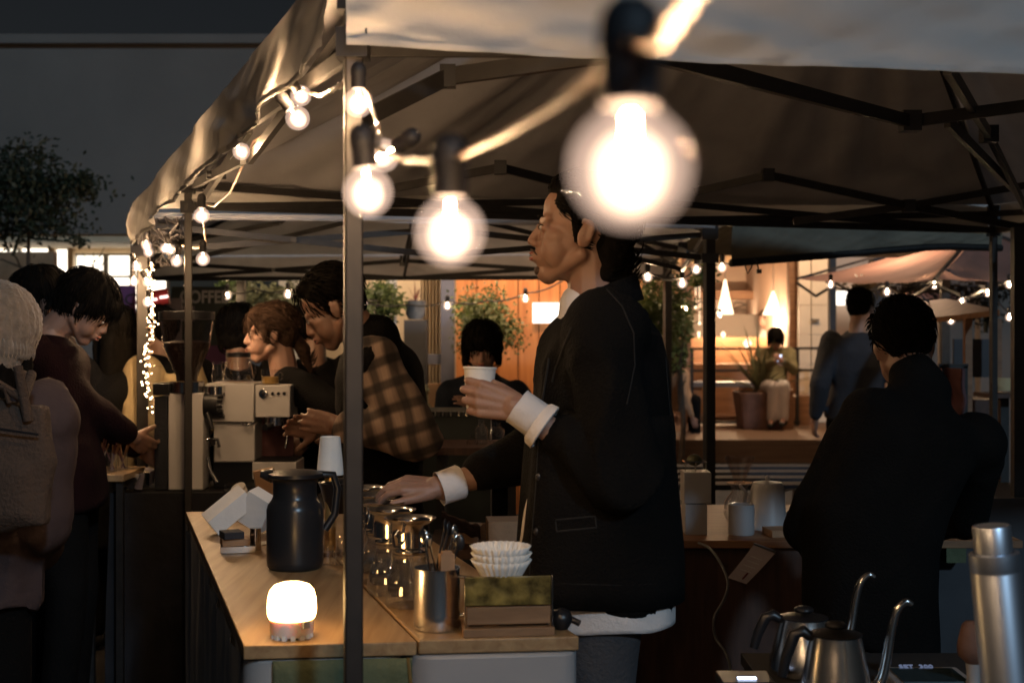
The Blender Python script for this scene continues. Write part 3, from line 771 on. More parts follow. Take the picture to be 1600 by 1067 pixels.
for px, py, s_, lab in ((1168, 536, .06, 'white diamond shaped lamp at the right end of the cafe counter'), (1130, 522, .035, 'middle sized table lamp near the middle of the cafe counter'), (1092, 520, .02, 'tiny table lamp at the left end of the cafe counter'), (1112, 478, .022, 'tiny hanging lamp left of the narrow cone pendant'), (1087, 480, .02, 'tiny hanging lamp beside the left cafe post'), (1093, 505, .02, 'lowest tiny hanging lamp near the left cafe post')):
    m = MB(); c = P(px, py, 18.3); m.lathe([(s_ * .5, -s_), (s_, 0), (s_ * .2, s_)], c, 12, closed=True); 
    if py > 515: m.cyl(c - V((0, 0, s_)), V((c.x, c.y, PZ(527, 18.6))), .012)
    else: m.cyl(c + V((0, 0, s_)), V((c.x, c.y, 3.5)), .004)
    tag(m.build('small_lamp', 'lit_pendant'), lab, 'lamp', 'small lamps above the cafe counter')

# cream door wall right of the cafe
cw = thing('cream_wall', (PX(1272, 16.6), 16.6, 0), 'cream panelled wall with a flush door between the cafe room and the pink canopy', 'wall')
for i, (a_, b_) in enumerate(((1247, 1266), (1267, 1299))):
    for j in range(9):
        m = MB(); m.box(((PX(a_, 16.6) + PX(b_, 16.6)) / 2, 16.6, .24 + (j + .5) * .36), (S(b_ - a_, 16.6) - .006, .08, .354)); m.build('panel', 'cream_paint', cw)
m = MB(); m.box((PX(1274, 16.5), 16.52, PZ(500, 16.5)), (.10, .03, .02)); m.build('handle', 'black_plastic', cw)

# railing and bench in front of the cafe
rl = thing('railing', (PX(1170, 16), 16, .11), 'thin dark metal railing along the cafe deck', 'railing')
for yy in (544, 578):
    m = MB(); m.bar(P(1078, yy + 1, 16), P(1310, yy, 16), .03); m.build('rail', 'frame_metal', rl)
for xx in (1081, 1246, 1306):
    m = MB(); m.bar(V((PX(xx, 16), 16, .24)), P(xx, 543, 16), .035); m.build('post', 'frame_metal', rl)
m = MB(); m.bar(V((PX(1078, 16), 16, .28)), V((PX(1250, 16), 16, .28)), .03); m.build('rail', 'frame_metal', rl)
bn = thing('bench', (PX(1130, 16.6), 16.6, .11), 'long grey topped bench behind the railing in front of the cafe', 'bench')
m = MB(); m.box((PX(1125, 16.6), 16.6, PZ(600, 16.6)), (S(120, 16.6), .4, .06)); m.build('seat', 'blue_grey', bn)
for xx in (1075, 1177):
    m = MB(); m.box((PX(xx, 16.6), 16.6, (PZ(603, 16.6) + .24) / 2), (.3, .36, PZ(603, 16.6) - .24)); m.build('leg', 'brown_wood', bn)
m = MB(); m.box((PX(1245, 16.2), 16.3, (PZ(618, 16.2) + .24) / 2), (.36, .5, PZ(618, 16.2) - .24)); tag(m.build('low_block', 'brown_wood'), 'low wooden block seat right of the big planter', 'seat')

# bright room further right, under the pink canopy
rb = thing('side_room', (PX(1345, 14), 14, 0), 'warm lit side room with orange wall and a bright screen behind the pink canopy', 'building')
m = MB(); m.box((PX(1350, 14.5), 14.5, 1.6), (S(110, 14.5), .1, 3.2)); m.build('upper_wall', 'plaster', rb)
m = MB(); m.box((PX(1345, 14.4), 14.4, PZ(580, 14.4) ), (S(88, 14.4), .06, S(110, 14.4))); m.build('panel', 'orange_wood', rb)
m = MB(); m.box((PX(1332, 14.3), 14.3, PZ(466, 14.3)), (S(58, 14.3), .05, S(22, 14.3))); m.build('screen', 'lit_menu', rb)
m = MB(); m.box((PX(1370, 13), 13, 1.6), (.11, .2, 3.2)); m.build('column', 'charcoal', rb)
m = MB(); m.box((PX(1300, 13.5), 13.5, 1.6), (.06, .1, 3.2)); m.build('post', 'charcoal', rb)
m = MB(); m.box((PX(1350, 13.9), 13.9, 3.0), (.7, .4, .06)); m.build('ceiling_lamp', 'lit_panel', rb)
m = MB(); m.box((PX(1560, 14.9), 14.9, 1.0), (1.3, .15, 2.0)); m.box((PX(1580, 12), 12, 1.6), (.6, .15, 3.2))
tag(m.build('grey_wall', 'concrete'), 'plain grey wall at the far right edge behind the stall', 'wall')
m = MB(); m.box((PX(1490, 14.6), 14.6, PZ(462, 14.6)), (S(150, 14.6), .1, S(10, 14.6))); m.box((PX(1500, 14.6), 14.6, PZ(478, 14.6)), (S(90, 14.6), .1, S(9, 14.6)))
tag(m.build('awning_strip', 'canvas_pink'), 'pale pink shop awning strips beyond the wooden stall', 'awning')

# steps / slatted bench in front of the deck
sb = thing('slatted_bench', (PX(1190, 8), 8, 0), 'low bench of pale painted slats behind the dripper table', 'bench')
for i in range(4):
    m = MB(); d = 7.6 + i * .32; m.box((PX(1150, 8), d, .52 - .0 * i), (1.2, .17, .03)); m.build('slat', 'cloth_blue_grey', sb)
for xx in (-.5, .5):
    m = MB(); m.box((PX(1150, 8) + xx, 8.1, .25), (.06, 1.1, .5)); m.build('leg', 'charcoal', sb)

# added lamps, unseen, that brighten the facade, plants, deck, door wall and canopy
def add_lamp(loc, label, energy, col=(1, .60, .32), r=.05):
    t = thing('added_lamp', loc, label, 'lamp'); loc = V(loc)
    m = MB(); m.cyl(loc + V((0, 0, .02)), loc + V((0, 0, .12)), .045, n=16); m.build('housing', 'black_plastic', t)
    m = MB(); m.cyl(loc + V((0, 0, .012)), loc + V((0, 0, .019)), .038, n=16); m.build('diffuser', 'lit_panel', t)
    l = bpy.data.lights.new('added_light', 'POINT'); l.energy = energy; l.color = col; l.shadow_soft_size = r
    o = bpy.data.objects.new('added_light', l); COL.objects.link(o); o.parent = t; o.location = (0, 0, -.03)
add_lamp((PX(830, 9.5), 9.5, 2.45), 'added unseen lamp before the orange board wall', 75)
add_lamp((PX(745, 9.3), 9.2, 2.40), 'added unseen lamp over the olive shrub', 26, (1, .72, .45))
add_lamp((PX(600, 10.8), 10.8, 2.5), 'added unseen lamp in the glazed bay with the plants', 60, (1, .74, .48))
add_lamp((PX(430, 10.2), 9.7, 2.6), 'added unseen lamp over the foliage behind the baristas', 60, (1, .74, .45))
add_lamp((PX(1275, 15.2), 15.2, 2.9), 'added unseen lamp before the cream door wall', 120, (1, .70, .42))
add_lamp((PX(1170, 15.0), 15.0, 3.2), 'added unseen lamp over the cafe deck and planter', 75, (1, .58, .32))
add_lamp((PX(1400, 10.2), 10.2, 2.25), 'added unseen lamp under the pink canopy', 30, (1, .62, .38))
add_lamp((PX(1030, 10.5), 10.3, 2.7), 'added unseen lamp over the tall shrub left of the cafe', 30, (1, .66, .38))
# ---------------------------------------------------------------- tents
def cloth_pt(p, n, amp, sc, seed=0):
    q = V((p.x, p.y, p.z)) * sc + V((seed * 5, 0, 0)); a = noise.noise(q); b = 1 - abs(noise.noise(q * V((1, 1, 1)).x * 1.9)) * 2
    return p + n * amp * (a + .5 * max(0, b) ** 2)
def tent(label, corners, z_eave, z_val, peak, bars=True, legs=(0, 1, 2, 3), val=(0, 1, 2, 3), valfn=None, roofm='canvas_dark', valm='canvas', zslide=.36, lw=.032, seed=0, wr=.014, inner=True, proud=.0, eave_bar=(), edge_bar=False, fab=None):
    """corners: four plan points in order; part 'valance' hangs from the eave"""
    cs = [V((c[0], c[1], 0)) for c in corners]; ctr = sum(cs, V()) / 4
    root = thing('canopy_tent', (cs[0].x, cs[0].y, 0), label, 'tent', 'pop up market tents')
    fc = [V((q[0], q[1], q[2] if len(q) > 2 else 0)) for q in (fab or corners)]; E_ = V((0, 0, z_eave)); pk = V((ctr.x, ctr.y, peak))
    for i in range(4):
        a = fc[i] + E_; b = fc[(i + 1) % 4] + E_; nrm = (b - a).cross(pk - a).normalized()
        if nrm.z < 0: nrm = -nrm
        def fr(s, t, a=a, b=b, nrm=nrm):
            e = a.lerp(b, s); p = e.lerp(pk, t); sag = -.05 * math.sin(t * math.pi) * 1.0
            fade = min(1, t * 6) * min(1, (1 - t) * 6)
            # radial creases running from the eave up to the peak
            cr = noise.noise(V((s * 9 + i * 7, t * .8, seed))) * .9 + noise.noise(V((s * 24 + t * 3, t * 1.5, seed + 3))) * .5
            return p + nrm * (sag + fade * wr * 3.0 * cr) + V((0, 0, .01))
        m = MB(); m.grid(fr, 60, 28); m.build('roof_panel', roofm, root)
    for i in val:
        src = cs if (fab and i == 2) else fc
        a = src[i]; b = src[(i + 1) % 4]; out = (b - a).cross(V((0, 0, 1))); out.z = 0; out.normalize()
        if out.dot(a - ctr) < 0: out = -out
        L = (b - a).length
        def fv(s, t, a=a, b=b, out=out, i=i):
            zb_ = z_val if not valfn or valfn(i, s) is None else valfn(i, s)
            z = z_eave + .012 + (zb_ - z_eave - .012) * t
            u = s * L; w1 = noise.noise(V((u * 2.4 + t * 1.1, t * .8 + i * 9, seed))); w2 = noise.noise(V((u * 11 + t * 3.4, t * 1.6, seed + 5 + i)))
            w3 = noise.noise(V((u * 5.5 - t * 3.0, t * .6, seed + 8 + i)))
            amp = wr * (.35 + .9 * t)
            return a.lerp(b, s) + out * (.024 + proud + amp * (w1 * 1.2 + w2 * .40 + w3 * .45 + .16 * noise.noise(V((u * 26 + t * 6, t * 4, seed + 9))))) + V((0, 0, z + .006 * noise.noise(V((u * 2, 9, i + seed))) * t))
        m = MB(); m.grid(fv, 260, 20); m.build('valance', valm, root)
        def fh(s, t, fv=fv): return fv(s, .93 + .07 * t) + out * .004
        m = MB(); m.grid(fh, 260, 1); m.build('hem', valm, root)
    for i in legs:
        c = cs[i]; ins = (ctr - c).normalized() * .02
        m = MB(); m.box((c.x + ins.x, c.y + ins.y, z_eave / 2 - .01), (lw, lw, z_eave - .02), rz(math.atan2((cs[1] - cs[0]).y, (cs[1] - cs[0]).x))); lg = m.build('leg', 'leg_metal', root, bevel=.003)
        m = MB(); m.box((c.x + ins.x, c.y + ins.y, z_eave - zslide), (lw * 1.7, lw * 1.7, .045)); m.build('slider', 'black_plastic', lg)
        m = MB(); m.box((c.x + ins.x, c.y + ins.y, z_eave - .03), (lw * 1.6, lw * 1.6, .07)); m.build('bracket', 'black_plastic', lg)
        m = MB(); m.box((c.x + ins.x, c.y + ins.y, .006), (.09, .09, .012)); m.build('foot_plate', 'frame_metal', lg)
    for i in eave_bar:
        m = MB(); z_ = z_val + .012; q = (ctr - (cs[i] + cs[(i + 1) % 4]) / 2).normalized() * .02; m.bar(cs[i] + q + V((0, 0, z_)), cs[(i + 1) % 4] + q + V((0, 0, z_)), .02, .028); m.build('eave_bar', 'frame_metal', root)
    if edge_bar:
        a = cs[0]; b = cs[1]; m = MB(); m.path([a.lerp(b, s / 10) + V((0, -.03, valfn(0, s / 10) - .005)) for s in range(11)], .018, 8); m.build('edge_bar', 'frame_metal', root)
    if bars:
        zt, zl = z_eave - .035, z_eave - zslide
        for i in range(4):
            a = cs[i]; b = cs[(i + 1) % 4]; out = (ctr - (a + b) / 2).normalized() * .03
            for h_ in (0, 1):
                s0, s1 = h_ * .5, h_ * .5 + .5
                p0 = a.lerp(b, s0) + out; p1 = a.lerp(b, s1) + out
                m = MB(); m.bar(p0 + V((0, 0, zt)), p1 + V((0, 0, zl)), .014, .026); m.build('truss_bar', 'frame_metal', root)
                m = MB(); m.bar(p0 + out * .6 + V((0, 0, zl)), p1 + out * .6 + V((0, 0, zt)), .014, .026); m.build('truss_bar', 'frame_metal', root)
                q = (p0 + p1) / 2 + V((0, 0, (zt + zl) / 2)) + out * .3; m = MB(); m.cyl(q - out, q + out, .014, n=10); m.build('pivot', 'black_plastic', root)
            if inner:
                # peak truss from the middle of this side to the hub
                mid = (a + b) / 2 + out; hub = V((ctr.x, ctr.y, 0)) + (mid - ctr).normalized() * .05
                hz = peak - .10
                m = MB(); m.bar(mid + V((0, 0, zt)), hub.lerp(mid, .5) + V((0, 0, (zt + hz) / 2 - .20)), .014, .026); m.build('truss_bar', 'frame_metal', root)
                m = MB(); m.bar(hub.lerp(mid, .5) + V((0, 0, (zt + hz) / 2 - .20)), hub + V((0, 0, hz)), .014, .026); m.build('truss_bar', 'frame_metal', root)
                m = MB(); m.bar(mid + V((0, 0, zl)), hub + V((0, 0, hz - .45)), .014, .026); m.build('truss_bar', 'frame_metal', root)
                q = mid + V((0, 0, zt)); m = MB(); m.box(q, (.05, .05, .07)); m.build('bracket', 'black_plastic', root)
        m = MB(); m.cyl(V((ctr.x, ctr.y, peak - .62)), V((ctr.x, ctr.y, peak - .03)), .02); m.build('centre_pole', 'frame_metal', root)
        for i in range(4):
            if i in legs:
                c = cs[i]; ins = (ctr - c).normalized()
                m = MB(); m.bar(c + ins * .04 + V((0, 0, z_eave - .02)), V((ctr.x, ctr.y, peak - .05)), .016, .022); m.build('hip_bar', 'frame_metal', root)
    return root

A = V((-.255, 2.05, 0)); B = V((3.26, 2.87, 0)); Cc = V((2.21, 6.16, 0)); Dd = V((-1.197, 4.90, 0))
def vf1(i, s):
    if i == 2:  # back side, runs from the right corner to the left corner
        return 1.858
    return None
def vf2(i, s): return (1.87) if i == 0 else None
def vf3(i, s): return 1.72 + .105 * min(1, s / .75)
def make_tents():
    big = tent('large near canopy tent with wrinkled beige valance over the coffee counter', (A, B, Cc, Dd), 1.968, 1.845, 3.0, valfn=vf1, val=(0, 1, 2, 3), legs=(0, 1, 2, 3), seed=1, lw=.028, wr=.022, inner=False, fab=((A.x, A.y), (B.x, B.y), (Cc.x, Cc.y), (PX(214, 4.95), 4.95, -.125)), zslide=.115, eave_bar=(2,))
    tent('low canopy tent directly behind the big one, with a grey leg wrapped in fairy lights', ((-1.56, 5.62), (.93, 6.22), (1.02, 8.7), (-2.45, 9.0)), 1.885, 1.725, 2.62, seed=4, legs=(0, 1, 2, 3), val=(0, 2, 3), lw=.046, zslide=.15, valfn=vf2, eave_bar=(2,), valm='canvas_dark')
    tent('canopy tent half hidden behind the low one on the right', ((1.02, 6.3), (2.5, 6.9), (2.7, 9.4), (.9, 9.0)), 1.89, 1.76, 2.5, seed=8, legs=(), val=(0,), lw=.036, zslide=.12, bars=False, valfn=vf3, valm='canvas_olive', roofm='canvas_olive', edge_bar=True)
    return big
big = make_tents()
for pts in (((960, 70, 2.25), (1422, 190, 3.3), (1720, 150, 3.3)), ((1480, 105, 2.6), (1545, 210, 4.0), (1625, 372, 6.0)), ((1480, 190, 3.4), (1590, 300, 5.2)),
            ((600, 297, 5.0), (782, 262, 4.9), (1000, 318, 5.2)), ((1085, 300, 5.4), (1200, 274, 5.3), (1420, 322, 5.5), (1600, 290, 5.6)), ((1240, 346, 5.5), (1420, 322, 5.5), (1600, 356, 5.8)), ((560, 190, 2.3), (700, 120, 2.4), (960, 84, 2.3))):
    for a_, b_ in zip(pts, pts[1:]):
        m = MB(); m.bar(P(*a_), P(*b_), .016, .03); m.build('peak_bar', 'frame_metal', big)
    if len(pts) > 2:
        q = P(*pts[1]); m = MB(); m.box(q, (.028, .028, .04) if q.y < 3 else (.045, .045, .05)); m.build('joint', 'black_plastic', big)
# thin rail of the near tent back valance
# market umbrella on the right
pc = thing('pink_canopy', (PX(1470, 9), 9, 0), 'dusty pink pyramid canopy on a black post with warm light below', 'tent')
c0 = P(1460, 437, 8.6); c1 = P(1245, 436, 10.6); c2 = P(1720, 430, 10.2); ap = P(1530, 352, 10.4); c3 = P(1500, 425, 12.4)
for a, b in ((c1, c0), (c0, c2), (c2, c3), (c3, c1)):
    def fr(s, t, a=a, b=b): return a.lerp(b, s).lerp(ap, t) + V((0, 0, -.05 * math.sin(t * 3.14) + .012 * noise.noise(V((s * 8, t * 3, a.x))) - .03 * math.sin(s * 3.14) * (1 - t)))
    m = MB(); m.grid(fr, 24, 14); m.build('canopy_panel', 'canvas_pink', pc)
for a in (c0, c1, c2, c3):
    m = MB(); m.bar(a, ap - V((0, 0, .02)), .02); m.build('rib', 'frame_metal', pc)
for a, b in ((c1, c0), (c0, c2)):
    for k in range(6):
        p = a.lerp(b, k / 6) - V((0, 0, .03 + .10 * (k % 2))); q = a.lerp(b, (k + 1) / 6) - V((0, 0, .03 + .10 * ((k + 1) % 2)))
        m = MB(); m.bar(p, q, .016); m.build('truss_bar', 'frame_metal', pc)
m = MB(); m.box((PX(1476, 9), 9, .9), (.055, .055, 1.8)); m.build('pole', 'frame_metal', pc)
# extra posts
m = MB(); m.bar(V((PX(1590, 4.9), 4.9, 0)), P(1590, 355, 4.9), .038); tag(m.build('metal_post', 'frame_metal'), 'bare dark post at the right edge of the photo', 'post')
m = MB(); m.bar(V((PX(377, 9.3), 9.3, 0)), P(377, 430, 9.3), .055); tag(m.build('dark_post', 'frame_metal'), 'thick dark post right of the coffee banner', 'post')
# loose plug hanging from the low tent
m = MB(); m.path([P(1161, 405, 6.3), P(1165, 418, 6.3), P(1168, 428, 6.3), P(1174, 418, 6.3), P(1178, 404, 6.3)], .0035, 6)
m.path([P(1178, 402, 6.3), P(1183, 412, 6.3), P(1185, 420, 6.3)], .0035, 6); m.box(P(1186, 424, 6.3), (.022, .018, .02))
tag(m.build('loose_plug', 'cable_black'), 'black cable end with a plug dangling below the tent edge', 'cable')
# ---------------------------------------------------------------- string lights
def bulb_meshes(rad):
    k = rad / .022
    sh = MB(); prof = [(.0008, -.022)] + [(.022 * math.sin(t), -.022 * math.cos(t)) for t in [i * math.pi / 16 for i in range(1, 14)]] + [(.0098, .0215), (.0092, .028)]
    sh.lathe([(r * k, z * k) for r, z in prof], n=28)
    co = MB(); co.lathe([(r * k * .5, z * k * .9) for r, z in ((.0006, -.0115), (.006, -.0095), (.0082, -.004), (.0074, .003), (.0045, .009), (.0030, .013), (.0030, .020), (.0004, .021))], n=12)
    so_ = MB(); so_.lathe([(r * k, z * k) for r, z in ((.0100, .022), (.0110, .026), (.0110, .040), (.0118, .041), (.0118, .050), (.010, .056), (.006, .060), (.001, .061))], n=16)
    gl = MB(); gl.ell((0, 0, -.002 * k), (.0150 * k, .0150 * k, .0165 * k), nu=24, nv=16); return sh, co, so_, gl
_s, _c, _k, _g = bulb_meshes(.022); ME_GL = _g.mesh('inner_glow', 'bulb_glow')
ME_SH = _s.mesh('globe', 'bulb_glass'); ME_CO = _c.mesh('filament', 'bulb_core'); ME_SO = _k.mesh('socket', 'cable_black')
ME_CO2 = _c.mesh('filament_dim', 'bulb_core_small')
def bulb(parent, loc, rot=(0, 0, 0), sc=1, small=False):
    o = inst('bulb', ME_SH, parent, loc, rot, sc)
    for nm, me in (('filament', ME_CO2 if small else ME_CO), ('socket', ME_SO), ('inner_glow', ME_GL)):
        q = bpy.data.objects.new(nm, me); COL.objects.link(q); q.parent = o; BASE[q.name] = V(loc)
    return o
def twist(pts, r, turns, n=8, off=None):
    """two strands wound round each other along pts"""
    fine = []
    for i in range(len(pts) - 1):
        a, b = V(pts[i]), V(pts[i + 1]); k = max(2, int((b - a).length / .012))
        for j in range(k): fine.append(a.lerp(b, j / k))
    fine.append(V(pts[-1])); L = 0; m = MB()
    cum = [0]
    for i in range(1, len(fine)): L += (fine[i] - fine[i - 1]).length; cum.append(L)
    for ph in (0, math.pi):
        q = []
        for i, p in enumerate(fine):
            d = (fine[min(i + 1, len(fine) - 1)] - fine[max(0, i - 1)]).normalized(); x = d.cross(V((0, 0, 1))); x = x.normalized() if x.length > .01 else V((1, 0, 0)); y = d.cross(x)
            a = cum[i] * turns * 2 * math.pi + ph; q.append(p + (x * math.cos(a) + y * math.sin(a)) * r * .9)
        m.path(q, r, 6)
    return m
sl1 = thing('string_lights', A + V((0, 0, 1.8)), 'string of clear globe bulbs running along the near tent valance towards the camera', 'string lights')
near = [P(1120, -60, .40), P(1075, 5, .43), P(1035, 60, .455), P(992, 62, .46), P(940, 110, .55), P(860, 170, .68), P(790, 210, .77), P(725, 240, .84), P(704, 246, .86), P(670, 250, .98), P(632, 249, 1.08)]
mid_ = [P(632, 249, 1.08), P(604, 240, 1.18), P(590, 232, 1.3), P(592, 212, 1.5), P(588, 190, 1.8), P(575, 150, 1.95), P(560, 128, 2.0), P(548, 118, 2.07)]
left = [P(548, 118, 2.07), P(528, 136, 2.15), P(500, 150, 2.35), P(478, 143, 2.7), P(455, 160, 2.9), P(425, 205, 3.2), P(396, 222, 3.5), P(378, 262, 3.8), P(360, 300, 4.1), P(335, 322, 4.5), P(315, 318, 4.8), P(318, 350, 4.9), P(322, 385, 5.0), P(305, 388, 5.1), P(285, 384, 5.2)]
twist(near, .0020, 38).build('cable', 'cable_dimmed', sl1)
twist(mid_, .0020, 38).build('cable', 'cable_clear', sl1)
twist(left, .0024, 30).build('cable', 'cable_clear', sl1)
for px, py, d, rx, ry, sc in ((985, 262, .475, 0, 0, 1), (703, 362, .86, 0, 0, 1.03), (575, 301, 1.18, 0, R(-6), 1), (598, 243, 1.66, R(25), R(62), .95),
                              (560, 161, 1.94, 0, 0, .96), (465, 185, 2.45, 0, R(-38), 1.0), (470, 150, 2.42, R(60), R(-30), .85), (377, 237, 3.35, R(-20), R(-40), .98),
                              (315, 337, 3.9, 0, 0, 1.05), (317, 405, 4.5, 0, 0, 1.05), (276, 408, 4.9, 0, R(10), 1)):
    bulb(sl1, P(px, py, d), (rx, ry, 0), sc)
# cluster round the leg of the low tent
sl2 = thing('string_lights', P(250, 350, 5.4), 'tangled bunch of globe bulbs hanging at the corner of the low tent', 'string lights')
random.seed(11)
m = MB()
for k in range(6):
    a = P(288 - k * 3, 345 + k * 3, 5.4); b = P(228 + k * 4, 352 + 6 * k, 5.5); pts = []
    for i in range(14):
        t = i / 13; pts.append(a.lerp(b, t) + V((random.uniform(-.03, .03), random.uniform(-.04, .04), random.uniform(-.03, .03) - .05 * math.sin(t * 3.1) * (k % 3))))
    m.path(pts, .005, 5)
m.path([P(232, 380, 5.5), P(236, 420, 5.5), P(228, 460, 5.5), P(232, 480, 5.5)], .004, 5)
m.build('cable', 'cable_black', sl2)
for px, py, d in ((229, 384, 5.4), (232, 394, 5.45), (258, 388, 5.3), (266, 390, 5.25), (214, 416, 5.4), (231, 441, 5.4), (231, 472, 5.4), (209, 440, 5.6)):
    bulb(sl2, P(px, py, d - .18), (0, R(random.uniform(-30, 30)), 0), .90)
# fairy lights wound down the leg
fl_ = thing('fairy_lights', P(232, 640, 5.45), 'thick column of tiny warm fairy lights wound down the grey tent leg at left', 'string lights')
ic = MB(); ic.ell((0, 0, 0), .0042, nu=6, nv=4); ME_F = ic.mesh('fairy_light', 'fairy')
pts = []; random.seed(5)
for i in range(150):
    t = i / 149; y = 408 + 242 * t; wv = 9 if t < .35 else 12
    px = 236 + .75 * wv * math.sin(i * 1.9) * random.uniform(.2, 1) + 8 * math.sin(t * 7) * t; pts.append(P(px, y + random.uniform(-5, 5), 5.45 + .05 * math.cos(i * 1.9)))
m = MB(); m.path(pts, .0012, 4); m.build('wire', 'cable_clear', fl_)
for i, p in enumerate(pts):
    if random.random() < .72 - .2 * (i / 150): inst('tiny_light', ME_F, fl_, p + V((random.uniform(-.01, .01), -.01, random.uniform(-.01, .01))), sc=random.uniform(.45, .95))
pts = []
for i in range(34):
    t = i / 33; px = 500 + 36 * t; pts.append(P(px, 150 - 14 * t + random.uniform(-4, 4), 2.35 - .2 * t))
m = MB(); m.path(pts, .001, 4); m.build('wire', 'cable_clear', fl_)

# strings of bulbs far behind
def far_string(label, d, pts, bulbs, r=.02):
    t = thing('string_lights', P(*pts[0], d), label, 'string lights')
    m = MB(); q = []
    for i in range(len(pts) - 1):
        a, b = V((*pts[i], 0)), V((*pts[i + 1], 0))
        for j in range(8):
            u = j / 8; p = a.lerp(b, u); q.append(P(p.x, p.y + 5 * math.sin(u * math.pi), d))
    q.append(P(*pts[-1], d)); m.path(q, .006, 5); m.build('cable', 'cable_black', t)
    for px, py in bulbs: bulb(t, P(px, py, d), (0, 0, 0), r / .022, True)
far_string('far cable with a few bulbs in front of the orange boards and the glazed bay', 9.4, ((560, 470), (638, 476), (699, 470), (760, 470), (821, 458), (880, 438)), ((699, 478), (821, 467)), .028)
far_string('far bulbs around the bright foliage behind the tents', 9.2, ((330, 452), (355, 455), (400, 452), (450, 452), (520, 448), (590, 470)), ((355, 462), (450, 460), (568, 474)), .03)
far_string('far bulbs at the deck posts left of the cafe room', 7.6, ((985, 425), (1012, 426), (1066, 434), (1088, 415), (1128, 411), (1180, 404)), ((1012, 433), (1066, 443), (1088, 421), (1128, 418)), .028)
far_string('bulbs hanging below the pink canopy', 9.0, ((1290, 440), (1330, 452), (1385, 444), (1460, 438), (1530, 446), (1577, 438)), ((1298, 445), (1386, 456), (1460, 446), (1543, 458), (1577, 445)), .026)
far_string('bulbs above and on the wooden stall at the right', 8.2, ((1440, 462), (1486, 490), (1503, 463), (1550, 455), (1577, 488)), ((1486, 501), (1503, 471), (1577, 496)), .024)
far_string('faint bulbs in front of the cafe wall beside the narrow cone lamp', 12, ((1055, 466), (1075, 476), (1095, 470), (1125, 484)), ((1072, 483), (1067, 478), (1125, 493), (1058, 470)), .022)
# ---------------------------------------------------------------- the wooden counter
CO = V((-.47, 2.352, 0)); CU = V((.9944, .106, 0)); CV = V((-.289, .957, 0)); CW = .594; CL = 1.775; ZC = .862
def K(a, b, z=ZC): return CO + CU * a + CV * b + V((0, 0, z))
def kbox(m, a0, a1, b0, b1, z0, z1, mi=0):
    ring = ((a0, b0), (a1, b0), (a1, b1), (a0, b1))
    return m.hexa([K(a, b, z0) for a, b in ring], [K(a, b, z1) for a, b in ring], mi)
ct = thing('counter', (CO.x, CO.y, 0), 'long oak topped coffee counter with a white rounded front and a green cloth corner', 'counter')
m = MB(); kbox(m, 0, .302, -.004, CL, ZC - .024, ZC); m.build('top_board', 'oak', ct, bevel=.002)
m = MB(); kbox(m, .306, CW, 0, CL, ZC - .024, ZC + .002); m.build('top_board', 'oak', ct, bevel=.003)
def rounded(a0, a1, b0, b1, r, z0, z1, mt, name, n=6):
    pts = []
    for (ca, cb, st) in ((a0 + r, b0 + r, 180), (a1 - r, b0 + r, 270), (a1 - r, b1 - r, 0), (a0 + r, b1 - r, 90)):
        for i in range(n + 1):
            t = R(st + 90 * i / n); p = K(ca + r * math.cos(t), cb + r * math.sin(t), 0); pts.append((p.x, p.y))
    m = MB(); m.slab(pts, z0, z1); return m.build(name, mt, ct, bevel=.006)
rounded(.292, CW + .006, -.004, CL - .02, .045, .10, ZC - .026, 'white_plastic', 'white_front')
rounded(.004, .286, .004, CL - .02, .05, .0, ZC - .028, 'panel_grey', 'body')
m = MB()
def gc(s, t):
    a = .05 + .243 * s; return K(a, -.004 - .010 * abs(noise.noise(V((a * 20, t * 2, 1)))) - .006 * math.sin(t * 3), ZC - .027 - .5 * t)
m.grid(gc, 40, 20); m.build('green_cloth', 'green_cloth', ct, solid=.002)
m = MB(); m.path([K(.285, -.012, ZC - .026), K(.290, -.016, ZC - .08), K(.283, -.014, ZC - .20), K(.288, -.014, ZC - .5)], .003, 6); m.build('cloth_edge', 'gold', ct)
m = MB()
def sc_(s, t):
    b = .05 + (CL - .08) * s; return K(-.002 - .010 * noise.noise(V((b * 9, t * 1.5, 4))), b, ZC - .03 - .80 * t)
m.grid(sc_, 60, 20); m.build('side_cloth', 'panel_grey', ct)

# lantern
t = thing('lantern', P(456, 1002, 2.42), 'small white camping lantern glowing warm at the front of the oak counter', 'lantern')
lo = V((PX(456, 2.42), 2.42, ZC))
m = MB(); m.lathe([(.034, .004), (.0385, .010), (.0395, .030), (.0405, .034)], lo, 40, closed=True); m.build('base', 'lamp_body', t)
m = MB()
for i in range(14):
    a = 2 * math.pi * i / 14; m.box(lo + V((.034 * math.cos(a), .034 * math.sin(a), .004)), (.008, .008, .008), rz(a))
m.build('foot_ring', 'lamp_body', t)
m = MB(); m.lathe([(.0412, .0355), (.0435, .042), (.0440, .055), (.0430, .070), (.0395, .083), (.032, .0925), (.020, .0965), (.001, .0975)], lo, 40, closed=True); m.build('diffuser', 'lantern_glow', t)
m = MB(); m.box(lo + V((.030, -.030, .028)), (.014, .006, .013), rz(R(45))); m.build('switch', 'panel_grey', t)

